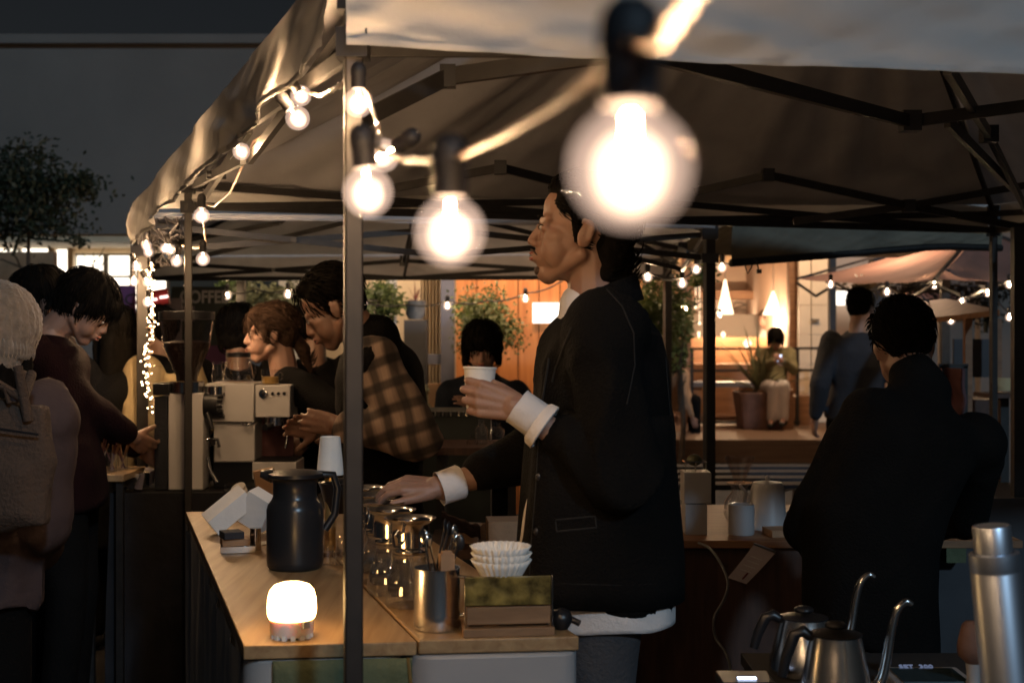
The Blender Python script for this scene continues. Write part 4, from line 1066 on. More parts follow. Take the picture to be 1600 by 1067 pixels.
# steel dripper sets, five in a row
def server_set():
    t = thing('server_set', (0, 0, 0), 'x', 'coffee server')
    m = MB(); m.lathe([(.001, .0015), (.046, .002), (.050, .010), (.049, .030), (.042, .062), (.033, .088), (.031, .098), (.034, .104)], n=32); m.lathe([(.034, .104), (.031, .1035), (.0295, .097), (.0315, .087)], n=32); sv = m.build('glass_server', 'glass', t)
    m = MB(); m.path([(.034, 0, .095), (.056, 0, .098), (.070, 0, .085), (.072, 0, .060), (.062, 0, .036), (.050, 0, .030)], .0042, 8); m.build('handle', 'glass', sv)
    m = MB(); m.lathe([(.031, .104), (.034, .107), (.034, .111), (.022, .113), (.020, .118)], n=32); m.build('collar', 'steel', t)
    m = MB(); m.lathe([(.028, .118), (.0365, .120), (.0375, .145), (.0385, .164), (.043, .169), (.051, .173), (.052, .176), (.048, .175), (.040, .168), (.0365, .160), (.034, .124)], n=36); dr = m.build('steel_dripper', 'steel', t)
    m = MB(); m.path([(-.040, 0, .150), (-.060, 0, .158), (-.068, 0, .150), (-.060, 0, .132), (-.038, 0, .130)], .0032, 8); m.build('handle', 'steel', dr)
    return t
def dup(root, loc, rotz=0):
    r = root.copy(); COL.objects.link(r); r.location = loc; r.rotation_euler = (0, 0, rotz); BASE[r.name] = V(loc)
    for ch in list(root.children):
        c = ch.copy(); COL.objects.link(c); c.parent = r
        for g_ in ch.children:
            d = g_.copy(); COL.objects.link(d); d.parent = c
    return r
sv0 = server_set()
labs = ['steel dripper on a glass server nearest the steel pitcher', 'second glass server with steel dripper counted from the steel pitcher', 'middle glass server with steel dripper in the row of five',
        'fourth glass server with steel dripper counted from the steel pitcher', 'farthest glass server with steel dripper, beside the reaching hand']
for i, bb in enumerate((.30, .43, .56, .69, .83)):
    o = sv0 if i == 0 else dup(sv0, (0, 0, 0))
    p = K(.356 + .012 * math.sin(i * 5), bb); o.location = p + V((0, 0, .002)); o.rotation_euler = (0, 0, 1.2 + .7 * math.sin(i * 2.3)); tag(o, labs[i], 'coffee server', 'glass servers with steel drippers in a row')
# black dripper under the reaching hand
q = K(.33, .97); t = thing('black_server', q, 'black dripper on a dark server under the hand of the man in black', 'coffee server')
m = MB(); m.lathe([(.001, .002), (.045, .002), (.050, .02), (.044, .07), (.034, .10)], q, 28); m.build('glass_server', 'glass', t)
m = MB(); m.lathe([(.030, .10), (.036, .105), (.050, .16), (.056, .175), (.053, .176), (.046, .16), (.030, .11)], q, 28); m.build('dripper', 'black_plastic', t)
m = MB(); m.ell(q + V((0, 0, .172)), (.05, .05, .012)); m.build('lid', 'black_plastic', t)

# steel pitcher full of spoons
q = V((PX(683, 2.476), 2.476, ZC + .002)); t = thing('steel_pitcher', q, 'polished steel pitcher holding dark spoons and stirrers at the counter edge', 'pitcher')
m = MB(); m.lathe([(.001, .003), (.040, .001), (.0425, .006), (.043, .03), (.0415, .108), (.0425, .113), (.0405, .113), (.040, .02), (.001, .012)], q, 40); m.build('cup', 'steel_brushed', t)
m = MB(); m.path([q + V((.040, .0, .095)), q + V((.068, .004, .092)), q + V((.074, .006, .060)), q + V((.062, .004, .03)), q + V((.042, 0, .024))], .0035, 8); m.build('handle', 'steel', t)
random.seed(8)
for i in range(9):
    a = random.uniform(0, 6.28); b0 = q + V((.02 * math.cos(a + 2), .02 * math.sin(a + 2), .02)); e = q + V((.034 * math.cos(a) + .008, .034 * math.sin(a), random.uniform(.150, .185)))
    s_ = MB(); s_.path([b0, b0.lerp(e, .6), e], [.002, .002, .0028], 6); s_.ell(e, (.009, .0035, .014), rz(a))
    tag(s_.build('spoon', 'steel' if i % 3 else 'black_plastic'), ('steel' if i % 3 else 'black') + ' spoon standing handle down in the steel pitcher', 'spoon', ('steel' if i % 3 else 'black') + ' spoons in the steel pitcher')
m = MB(); m.box(q + V((.018, -.012, .125)), (.026, .020, .030), rz(.3)); m.box(q + V((.018, -.012, .142)), (.018, .014, .006), rz(.3)); tag(m.build('brush', 'kraft'), 'small dark and brass cleaning brush leaning out of the steel pitcher', 'brush')

# filter box
q = V((PX(792, 2.43), 2.448, ZC + .002)); ang = math.atan2(.106, .994); r_ = rz(ang)
def lb(x, y, z, sx, sy, sz, mt, name, par, bevel=.0015):
    m = MB(); m.box(q + r_ @ V((x, y, z)), (sx, sy, sz), r_); return m.build(name, mt, par, bevel=bevel)
t = thing('filter_box', q, 'square wooden box with amber reflections painted on its glass front carrying the white paper filters', 'box')
lb(0, 0, .008, .165, .082, .016, 'box_wood', 'base_board', t)
lb(0, -.030, .037, .152, .006, .032, 'box_wood', 'front_band', t); lb(0, .030, .055, .152, .006, .078, 'box_wood', 'back_board', t)
lb(-.074, 0, .055, .006, .054, .078, 'box_wood', 'side_board', t); lb(.074, 0, .055, .006, .054, .078, 'box_wood', 'side_board', t)
lb(-.002, -.0345, .082, .156, .005, .052, 'glass_reflection', 'front_pane', t); lb(-.0785, -.034, .054, .003, .006, .110, 'steel', 'edge_strip', t); lb(.0785, -.034, .054, .003, .006, .110, 'steel', 'edge_strip', t)
# the stack of fluted paper filters: one object each
for i in range(3):
    fq = V((PX(783, 2.45) + .004 * math.sin(i * 3), 2.45, ZC + .100 + i * .0125))
    m = MB(); m.lathe([(.001, 0), (.034, .0), (.0365, .004), (.046, .022), (.053, .034)], fq, 160, flute=.065, nf=28); o = m.build('paper_filter', 'white_paper', solid=.0006)
    tag(o, ['bottom', 'middle', 'top'][i] + ' one of the white fluted paper filters stacked on the wooden box', 'paper filter', 'fluted paper filters on the box')
m = MB(); q2 = V((PX(877, 2.47), 2.47, ZC + .002)); m.lathe([(.001, .0), (.012, .001), (.019, .012), (.021, .022), (.016, .034), (.001, .040)], q2, 24); m.cyl(q2 + V((.015, 0, .02)), q2 + V((.034, -.006, .012)), .006)
tag(m.build('black_knob_stand', 'black_plastic'), 'small round black bulb duster at the right end of the counter', 'duster')

# black carafe
q = V((PX(461, 3.11), 3.11, ZC)); t = thing('carafe', q, 'matte black insulated carafe with a wide lid on the oak counter', 'carafe')
m = MB(); m.lathe([(.001, .001), (.058, .0), (.064, .006), (.0655, .02), (.0655, .135), (.062, .148), (.054, .158), (.0505, .166), (.0500, .195), (.054, .204), (.060, .210)], q, 48); m.build('body', 'black_enamel', t)
m = MB(); m.lathe([(.060, .208), (.064, .211), (.064, .219), (.050, .224), (.001, .226)], q, 40); m.path([q + V((-.05, -.01, .214)), q + V((-.078, -.014, .218))], [.018, .007], 10); lid = m.build('lid', 'black_plastic', t)
m = MB(); m.path([q + V((.05, .02, .214)), q + V((.085, .03, .212)), q + V((.094, .034, .18)), q + V((.088, .03, .12)), q + V((.066, .02, .085))], .009, 10); m.build('handle', 'black_plastic', t)

# cup dispenser
q = V((PX(516, 3.3), 3.3, ZC)); t = thing('cup_post', q, 'gold coloured dowel stand behind the black carafe', 'stand')
m = MB(); m.cyl(q, q + V((0, 0, .01)), .045, n=28); m.build('base', 'box_wood', t); m = MB(); m.cyl(q + V((0, 0, .01)), q + V((0, 0, .195)), .0135, n=20); m.build('dowel', 'gold', t)
m = MB(); cq = q + V((0, 0, .196)); m.lathe([(.001, .090), (.0225, .0895), (.0235, .092), (.0250, .088), (.0330, .004), (.0355, .002), (.0355, -.001), (.033, 0)], cq, 36)
tag(m.build('paper_cup', 'white_paper'), 'white paper cup standing upside down on the gold dowel', 'cup')
for i, (px, py, h_) in enumerate(((512, 852, .045), (524, 858, .035), (534, 846, .06))):
    c = P(px, py, 3.15); c.z = ZC; m = MB(); m.lathe([(.001, .001), (.014, .001), (.016, .01), (.013, h_ * .8), (.015, h_)], c, 20)
    tag(m.build('glass_jar', 'glass'), ['small clear glass jar nearest the carafe handle', 'short clear glass jar in front of the cup post', 'tall clear glass jar beside the front tent post'][i], 'jar', 'small clear jars behind the carafe')
# clutter at the far end of the counter: packets, tins, bags
def tilted(name, mt, px, py, d, size, rx, ry, rzz, label, cat, group=None, zlow=None):
    from mathutils import Euler
    rot = Euler((R(rx), R(ry), R(rzz))).to_matrix(); m = MB(); c = P(px, py, d); m.box((0, 0, 0), size, rot)
    zmin = min(v.z for v in m.v); c.z = (zlow if zlow is not None else ZC) - zmin + .001; m.v = [v + c for v in m.v]
    return tag(m.build(name, mt, bevel=.001), label, cat, group)
tilted('paper_box', 'white_paper', 357, 800, 3.62, (.125, .075, .050), 12, -38, 20, 'white paper box tipped on its corner at the far end of the counter', 'box')
tilted('paper_bag', 'white_paper', 404, 805, 3.62, (.075, .05, .095), 10, 28, -15, 'crumpled white paper bag leaning behind the black carafe', 'bag')
tilted('kraft_pouch', 'kraft', 418, 770, 3.9, (.060, .04, .14), 0, -10, 15, 'brown kraft coffee pouch behind the white paper bag', 'bag')
for i in range(3):
    tilted('flat_tin', ['steel', 'kraft', 'cloth_blue_grey'][i], 362 + 5 * (2 - i), 850, 3.33 - .01 * i, (.085 - .018 * i, .055, .017), 0, 0, 12 + 7 * i,
           ['flat silver tin at the bottom of the small pile by the counter edge', 'flat brown card case in the middle of the small pile by the counter edge', 'small grey blue case on top of the small pile by the counter edge'][i], 'tin', None, ZC + .0185 * i)
m = MB(); c = V((PX(392, 3.3), 3.36, ZC)); m.cyl(c, c + V((0, 0, .055)), .014, n=18); tag(m.build('steel_canister', 'steel'), 'tiny upright steel canister beside the pile of flat tins', 'canister')
c = V((PX(380, 3.92), 3.92, ZC)); m = MB(); m.grid(lambda s, t: c + V(((.055 + .008 * noise.noise(V((s * 9, t * 5, 2)))) * math.cos(s * 6.283), (.04 + .008 * noise.noise(V((s * 9, t * 5, 6)))) * math.sin(s * 6.283), .10 * t)), 30, 8)
t = m.build('clear_bag', 'acrylic'); tag(t, 'clear plastic bag of round white pads at the far counter end', 'bag')
for i in range(6):
    m = MB(); a = c + V((.02 * math.cos(i * 2.1), .014 * math.sin(i * 2.1), .015 + .014 * i)); m.lathe([(.001, 0), (.022, 0), (.022, .008), (.001, .008)], a, 16, frame((.3 * math.sin(i), -.5, .8)))
    tag(m.build('white_pad', 'white_paper'), 'round white pad inside the clear plastic bag', 'pad', 'white pads in the clear bag')
tilted('paper_sheet', 'white_paper', 408, 842, 3.45, (.07, .05, .002), 0, 0, 30, 'loose paper slip lying behind the black carafe', 'paper')

# ---------------------------------------------------------------- espresso bar table
ZB = .80
t = thing('bar_table', (PX(300, 5.2), 5.2, 0), 'table under a black floor length cloth carrying the grinder and espresso machine', 'table')
xa, xb = -1.47, -.80
m = MB(); m.box(((xa + xb) / 2, 5.19, ZB - .012), (xb - xa, .46, .022)); m.build('table_top', 'black_matte', t)
m = MB()
def drape(s, tt):
    per = [V((xa - .01, 5.43, 0)), V((xa - .01, 4.95, 0)), V((xb + .01, 4.95, 0)), V((xb + .01, 5.43, 0))]
    u = s * 3; i = min(2, int(u)); p = per[i].lerp(per[i + 1], u - i); c = V(((xa + xb) / 2, 5.19, 0)); n = (p - c).normalized()
    return p + n * (.035 * tt * noise.noise(V((s * 26, tt * 1.2, 1))) + .02 * tt) + V((0, 0, (ZB + .002) * (1 - tt) + .005))
m.grid(drape, 120, 14); m.build('cloth_skirt', 'cloth_drape', t)
for sx_ in (xa + .06, xb - .06):
    for sy_ in (5.02, 5.36):
        m = MB(); m.box((sx_, sy_, (ZB - .03) / 2), (.035, .035, ZB - .03)); m.build('leg', 'frame_metal', t)
# grinder
gd = 5.12; q = V((PX(292, gd), gd, ZB + .003)); t = thing('coffee_grinder', q, 'tall white coffee grinder with a big clear hopper of dark beans behind the tent leg', 'grinder')
k = gd / F
m = MB(); m.box(q + V((3 * k, 0, 75 * k)), (54 * k, .10, 150 * k)); m.build('body', 'white_metal', t, bevel=.004)
m = MB(); m.box(q + V((-36 * k, .02, 72 * k)), (20 * k, .13, 144 * k)); m.build('side_panel', 'cloth_blue_grey', t, bevel=.003)
m = MB(); m.box(q + V((-8 * k, .085, 72 * k)), (66 * k, .09, 140 * k)); m.build('back_housing', 'black_enamel', t)
m = MB(); m.box(q + V((-34 * k, .0, 156 * k)), (26 * k, .12, 18 * k)); m.build('motor_cap', 'black_plastic', t, bevel=.003)
m = MB(); m.cyl(q + V((0, 0, 150 * k)), q + V((0, 0, 167 * k)), 27 * k, n=32); m.build('collar', 'steel', t)
m = MB(); m.cyl(q + V((44 * k, 0, 142 * k)), q + V((44 * k, 0, 160 * k)), 16 * k, n=24); m.build('dial', 'steel', t)
m = MB(); m.cyl(q + V((30 * k, -.01, 130 * k)), q + V((52 * k, -.01, 130 * k)), 21 * k, n=28)
for i in range(12):
    a = i * math.pi / 6; m.cyl(q + V((52 * k, -.01 + 17 * k * math.cos(a), 130 * k + 17 * k * math.sin(a))), q + V((60 * k, -.01 + 17 * k * math.cos(a), 130 * k + 17 * k * math.sin(a))), 3 * k, n=8)
m.build('knob', 'black_plastic', t)
m = MB(); m.path([q + V((36 * k, -.05, 118 * k)), q + V((46 * k, -.07, 96 * k))], [6 * k, 3 * k], 10); m.build('chute', 'black_plastic', t)
m = MB(); m.box(q + V((44 * k, -.04, 74 * k)), (10 * k, .02, 10 * k)); m.path([q + V((34 * k, -.04, 78 * k)), q + V((52 * k, -.04, 78 * k)), q + V((54 * k, -.04, 66 * k))], 3 * k, 8); m.path([q + V((36 * k, -.04, 50 * k)), q + V((40 * k, -.04, 30 * k)), q + V((52 * k, -.05, 12 * k))], 3 * k, 8); m.build('hook', 'steel', t)
m = MB(); m.lathe([(16 * k, 167 * k), (17 * k, 175 * k), (36 * k, 222 * k), (41 * k, 262 * k)], q, 40); m.build('hopper', 'hopper_glass', t)
m = MB(); m.lathe([(15.4 * k, 168 * k), (16.2 * k, 176 * k), (34.6 * k, 221 * k), (35.4 * k, 228 * k), (20 * k, 231 * k), (.001, 230 * k)], q, 40); m.build('beans', 'beans', t)
m = MB(); m.lathe([(.001, 264 * k), (43 * k, 264 * k), (43 * k, 276 * k), (.001, 278 * k)], q, 40); m.build('hopper_lid', 'black_plastic', t)
# espresso machine
ed = 5.16; k = ed / F; q = V((PX(365, ed), ed, ZB + .003))
zt_ = PZ(598, ed) - q.z
t = thing('espresso_machine', q, 'cream white boxy espresso machine beside the grinder with glassware on top', 'coffee machine')
m = MB(); m.box(q + V((-3 * k, .06, zt_ - 31 * k)), (76 * k, .20, 61 * k)); m.build('head', 'white_metal', t, bevel=.005)
m = MB(); m.box(q + V((3 * k, .065, zt_ - 93 * k)), (64 * k, .18, 60 * k)); m.build('body', 'white_metal', t, bevel=.005)
m = MB(); m.box(q + V((64 * k, .05, zt_ - 28 * k)), (54 * k, .18, 50 * k)); m.build('group_head', 'white_metal', t, bevel=.004)
m = MB(); m.box(q + V((4 * k, .07, (zt_ - 123 * k) / 2)), (70 * k, .16, zt_ - 124 * k)); m.build('base', 'black_enamel', t)
m = MB(); m.box(q + V((67 * k, .05, 28 * k)), (68 * k, .20, 26 * k)); m.build('drip_tray', 'white_metal', t, bevel=.003)
m = MB()
for i in range(8): m.box(q + V((67 * k, -.03 + .022 * i, 42.5 * k)), (64 * k, .008, 3 * k))
m.build('tray_grid', 'black_plastic', t)
m = MB(); m.cyl(q + V((64 * k, .0, zt_ - 53 * k)), q + V((64 * k, .0, zt_ - 66 * k)), 15 * k, n=20); m.build('group', 'steel', t)
m = MB(); m.path([q + V((64 * k, -.02, zt_ - 64 * k)), q + V((58 * k, -.12, zt_ - 66 * k))], [3 * k, 5 * k], 10); m.build('portafilter', 'black_plastic', t)
m = MB(); m.path([q + V((18 * k, -.05, zt_ - 62 * k)), q + V((26 * k, -.06, zt_ - 65 * k)), q + V((33 * k, -.05, zt_ - 61 * k))], 1.6 * k, 8); m.build('latch', 'steel', t)
m = MB(); m.path([q + V((86 * k, .0, zt_ - 54 * k)), q + V((88 * k, -.03, zt_ - 70 * k)), q + V((84 * k, -.05, zt_ - 100 * k))], 1.5 * k, 8); m.build('steam_wand', 'steel', t)
m = MB(); m.lathe([(.001, 0), (7 * k, 0), (7 * k, 3 * k), (6 * k, 3.5 * k), (.001, 3.2 * k)], q + V((50 * k, -.041, zt_ - 16 * k)), 20, frame((0, -1, 0))); m.build('gauge', 'steel', t)
for i in range(3):
    m = MB(); m.cyl(q + V(((64 + 9 * i) * k, -.040, zt_ - 16 * k)), q + V(((64 + 9 * i) * k, -.046, zt_ - 16 * k)), 2.6 * k, n=14); m.build('button', 'black_plastic', t)
m = MB(); m.box(q + V((-3 * k, -.0415, zt_ - 60 * k)), (70 * k, .003, 1.2 * k)); m.build('seam_strip', 'steel', t)
m = MB(); m.box(q + V((60 * k, .13, zt_ - 90 * k)), (50 * k, .01, 60 * k)); m.build('back_plate', 'pink_cloth', t)
# server and cup on the machine
zz = q.z + zt_ + .002
c = V((PX(369, ed), ed + .04, zz)); t = thing('glass_server', c, 'wide clear glass server with a black lid on top of the espresso machine', 'coffee server')
m = MB(); m.lathe([(.001, .001), (22 * k, .001), (24 * k, 4 * k), (22 * k, 20 * k), (18 * k, 38 * k)], c, 32); m.path([c + V((18 * k, 0, 34 * k)), c + V((25 * k, 0, 30 * k)), c + V((27 * k, 0, 16 * k)), c + V((23 * k, 0, 6 * k))], 1.6 * k, 8); m.build('glass_bowl', 'glass', t)
m = MB(); m.lathe([(.001, 39 * k), (19 * k, 39 * k), (19 * k, 46 * k), (.001, 47 * k)], c, 28); m.build('lid', 'black_plastic', t)
m = MB(); m.lathe([(.001, 2 * k), (21 * k, 2 * k), (21.4 * k, 10 * k), (.001, 11 * k)], c, 28); m.build('ice', 'hopper_glass', t)
c = V((PX(421, ed), ed + .02, q.z + zt_ - 1 * k - .0)); c.z = q.z + zt_ - 3 * k + .001
t = thing('glass_cup', c, 'small glass cup of yellow drink on top of the machine group head', 'cup')
m = MB(); m.lathe([(.001, .001), (13.5 * k, .001), (14.5 * k, 23 * k)], c, 28); m.path([c + V((14 * k, 0, 19 * k)), c + V((19 * k, 0, 17 * k)), c + V((19 * k, 0, 9 * k)), c + V((14 * k, 0, 6 * k))], 1.2 * k, 8); m.build('glass_wall', 'glass', t)
m = MB(); m.lathe([(.001, 1 * k), (12.6 * k, 1 * k), (13 * k, 12 * k), (.001, 12.4 * k)], c, 24); m.build('drink', 'coffee_drink', t)
c = V((PX(333, ed), ed + .08, zz)); m = MB(); m.lathe([(.001, .001), (9 * k, .001), (10 * k, 10 * k), (7 * k, 22 * k), (8 * k, 32 * k)], c, 20); tag(m.build('small_beaker', 'glass'), 'small glass beaker between the hopper and the lidded server', 'jar')
# acrylic menu stand and packets on the left end of the bar table
m = MB(); m.hexa([P(214, 762, 5.0), P(247, 762, 5.0), P(247, 761, 5.01), P(214, 761, 5.01)], [P(237, 572, 5.2), P(252, 572, 5.2), P(252, 571, 5.21), P(237, 571, 5.21)])
tag(m.build('menu_stand', 'acrylic'), 'clear acrylic stand leaning at the left end of the black table', 'stand')
for i in range(4):
    tilted('silver_packet', 'poster_white' if i % 2 else 'steel', 205 + 8 * i, 735, 5.02 + .04 * i, (.05, .035, .06), 10 * i - 10, 22 - 12 * i, 20 * i, ['leftmost', 'second', 'third', 'rightmost'][i] + ' silver drip bag packet at the left end of the black table', 'packet', 'silver packets on the black table', ZB + .005)

# small table with straws at the left
t = thing('side_table', (PX(170, 5.0), 5.0, 0), 'small wood topped table with cups of stirrers left of the black table', 'table')
zt2 = PZ(735, 5.0); m = MB(); m.box((PX(165, 5.0), 5.0, zt2 - .012), (.22, .30, .024)); m.build('table_top', 'oak', t, bevel=.002)
for sx_ in (-.09, .09):
    for sy_ in (-.12, .12):
        m = MB(); m.box((PX(165, 5.0) + sx_, 5 + sy_, (zt2 - .024) / 2), (.025, .025, zt2 - .024)); m.build('leg', 'frame_metal', t)
random.seed(21)
for i, px in enumerate((160, 174, 187)):
    c = V((PX(px, 4.95), 4.93 + .03 * i, zt2 + .001)); m = MB(); m.lathe([(.001, .001), (.017, .001), (.019, .07)], c, 20); tag(m.build('glass_cup', 'glass'), ['left', 'middle', 'right'][i] + ' glass of stirrers on the small table at the left', 'cup')
    for j in range(6):
        a = random.uniform(0, 6.28); e = c + V((.03 * math.cos(a), .02 * math.sin(a), random.uniform(.09, .13))); m = MB(); m.path([c + V((-.008 * math.cos(a), 0, .01)), e], .0028, 5)
        tag(m.build('stirrer', 'kraft' if j % 2 else 'pink_cloth'), ('brown' if j % 2 else 'pink') + ' stirrer standing in the ' + ['left', 'middle', 'right'][i] + ' glass on the small table at the left', 'stirrer', ('brown' if j % 2 else 'pink') + ' stirrers in the ' + ['left', 'middle', 'right'][i] + ' glass')

# ---------------------------------------------------------------- dripper table on the right, behind the man
ZD = .752
t = thing('dripper_table', (.95, 4.3, 0), 'dark brown table behind the man, with a white kettle and box on it', 'table')
m = MB(); m.box((.92, 4.62, ZD - .012), (1.35, .85, .024)); m.build('table_top', 'brown_wood', t, bevel=.002)
m = MB(); m.box((.62, 4.23, (ZD - .03) / 2), (.72, .02, ZD - .03)); m.build('front_panel', 'dark_wood', t)
for sx_ in (.28, 1.56):
    for sy_ in (4.3, 5.0):
        m = MB(); m.box((sx_, sy_, (ZD - .024) / 2), (.04, .04, ZD - .024)); m.build('leg', 'dark_wood', t)
k = 4.35 / F
c = V((PX(1085, 4.35), 4.35, ZD)); m = MB(); m.box(c + V((0, 0, 24 * k)), (34 * k, .09, 48 * k)); tag(m.build('lower_box', 'white_plastic', bevel=.002), 'lower white box of the two stacked behind the man in black', 'box')
m = MB(); m.box(c + V((2 * k, 0, 73 * k)), (42 * k, .10, 48 * k)); t = m.build('upper_box', 'white_plastic', bevel=.002); tag(t, 'upper white box with a wire rack, stacked behind the man in black', 'box')
t = thing('wire_rack', c + V((0, 0, 98 * k)), 'low wire rack on the upper white box', 'rack')
m = MB(); m.path([c + V((-17 * k, -.03, 112 * k)), c + V((17 * k, -.03, 112 * k)), c + V((17 * k, .03, 112 * k)), c + V((-17 * k, .03, 112 * k)), c + V((-17 * k, -.03, 112 * k))], 1 * k, 6)
for x_ in (-16, 0, 16): m.path([c + V((x_ * k, -.03, 112 * k)), c + V((x_ * k, -.03, 98 * k))], .8 * k, 6)
m.build('wire', 'steel', t)
m = MB(); m.ell(c + V((0, 0, 114 * k)), (12 * k, .03, 9 * k)); tag(m.build('green_sponge', 'leaf_olive'), 'green bundle lying in the wire rack on the white boxes', 'sponge')
c = V((PX(1156, 4.35), 4.32, ZD)); m = MB(); m.lathe([(.001, .001), (19 * k, .001), (20 * k, 4 * k), (20 * k, 47 * k), (18.5 * k, 47 * k), (18 * k, 8 * k), (.001, 6 * k)], c, 32); tag(m.build('white_canister', 'white_plastic'), 'plain white cylindrical canister in front of the glass dripper', 'canister')
c = V((PX(1157, 4.6), 4.62, ZD)); kk = 4.62 / F; t = thing('glass_dripper_stand', c, 'clear cone dripper on a round glass server behind the white canister', 'dripper')
m = MB(); m.lathe([(.001, .001), (20 * kk, .001), (25 * kk, 12 * kk), (23 * kk, 30 * kk), (12 * kk, 46 * kk), (14 * kk, 56 * kk)], c, 32); m.path([c + V((24 * kk, 0, 40 * kk)), c + V((34 * kk, 0, 36 * kk)), c + V((32 * kk, 0, 14 * kk)), c + V((24 * kk, 0, 10 * kk))], 2 * kk, 8); m.build('glass_server', 'glass', t)
m = MB(); m.lathe([(8 * kk, 58 * kk), (10 * kk, 66 * kk), (24 * kk, 100 * kk), (22 * kk, 101 * kk), (9 * kk, 68 * kk)], c, 32); m.lathe([(20 * kk, 57 * kk), (20 * kk, 60 * kk), (8 * kk, 60 * kk)], c, 28); m.build('cone', 'hopper_glass', t)
# white kettle
c = V((PX(1204, 4.4), 4.45, ZD)); kk = 4.45 / F; t = thing('white_kettle', c, 'white enamel drip kettle on the dark brown table', 'kettle')
m = MB(); m.lathe([(.001, .001), (33 * kk, .001), (33 * kk, 4 * kk), (29 * kk, 8 * kk), (26 * kk, 62 * kk), (22 * kk, 72 * kk), (.001, 75 * kk)], c, 36); m.ell(c + V((0, 0, 79 * kk)), (4 * kk,) * 3); m.build('body', 'white_plastic', t)
m = MB(); m.path([c + V((-28 * kk, 0, 18 * kk)), c + V((-38 * kk, 0, 34 * kk)), c + V((-34 * kk, 0, 56 * kk)), c + V((-44 * kk, 0, 68 * kk))], [5 * kk, 4 * kk, 3 * kk, 2.2 * kk], 10); m.build('spout', 'white_plastic', t)
m = MB(); m.path([c + V((25 * kk, -.01, 60 * kk)), c + V((42 * kk, -.01, 62 * kk)), c + V((40 * kk, -.01, 34 * kk)), c + V((28 * kk, -.01, 22 * kk))], 2.4 * kk, 8); m.build('handle', 'cable_grey', t)
tilted('paper_tray', 'kraft', 1222, 850, 4.3, (.10, .10, .022), 0, 0, 8, 'brown card tray at the table edge under the white kettle', 'tray', None, ZD)
# hanging menu sheet
a, b, c_, d_ = P(1178, 850, 4.16), P(1212, 863, 4.12), P(1166, 912, 4.02), P(1137, 902, 4.06)
m = MB(); m.grid(lambda s, t: a.lerp(b, s).lerp(d_.lerp(c_, s), t) + V((0, -.006 * math.sin(t * 3), 0)), 6, 8); t = m.build('menu_sheet', 'poster_white'); tag(t, 'printed paper sheet hanging askew from the dark brown table', 'paper')
m = MB(); m.bar(a + V((0, -.004, .002)), b + V((0, -.004, .002)), .006); m.build('clip_strip', 'steel', t)
m = MB()
for j in range(4):
    u = .30 + .13 * j; o_ = V((0, -.008, 0)); m.path([a.lerp(d_, u).lerp(b.lerp(c_, u), .2) + o_, a.lerp(d_, u).lerp(b.lerp(c_, u), .75) + o_], .0011, 4)
m.build('print_lines', 'panel_grey', t)
m = MB(); o_ = V((0, -.009, 0)); m.path([a.lerp(d_, .72).lerp(b.lerp(c_, .72), .62) + o_, a.lerp(d_, .9).lerp(b.lerp(c_, .9), .62) + o_], .0022, 4); m.build('red_mark', 'ink_red', t)
# white flex
pts = [P(1092, 848, 4.18), P(1108, 856, 4.1), P(1125, 878, 4.0), P(1137, 908, 3.9), P(1132, 935, 3.85), P(1116, 965, 3.8), P(1118, 995, 3.8), P(1134, 1020, 3.75), P(1142, 1050, 3.7), P(1142, 1120, 3.6)]
sm = []
for i in range(len(pts) - 1):
    p0 = pts[max(0, i - 1)]; p1 = pts[i]; p2 = pts[i + 1]; p3 = pts[min(len(pts) - 1, i + 2)]
    for j in range(6):
        u = j / 6; sm.append(.5 * ((2 * p1) + (p2 - p0) * u + (2 * p0 - 5 * p1 + 4 * p2 - p3) * u * u + (3 * p1 - p0 - 3 * p2 + p3) * u ** 3))
m = MB(); m.path(sm, .0042, 8); tag(m.build('power_cord', 'cable_grey'), 'pale power cord looping down from the white boxes', 'cord')

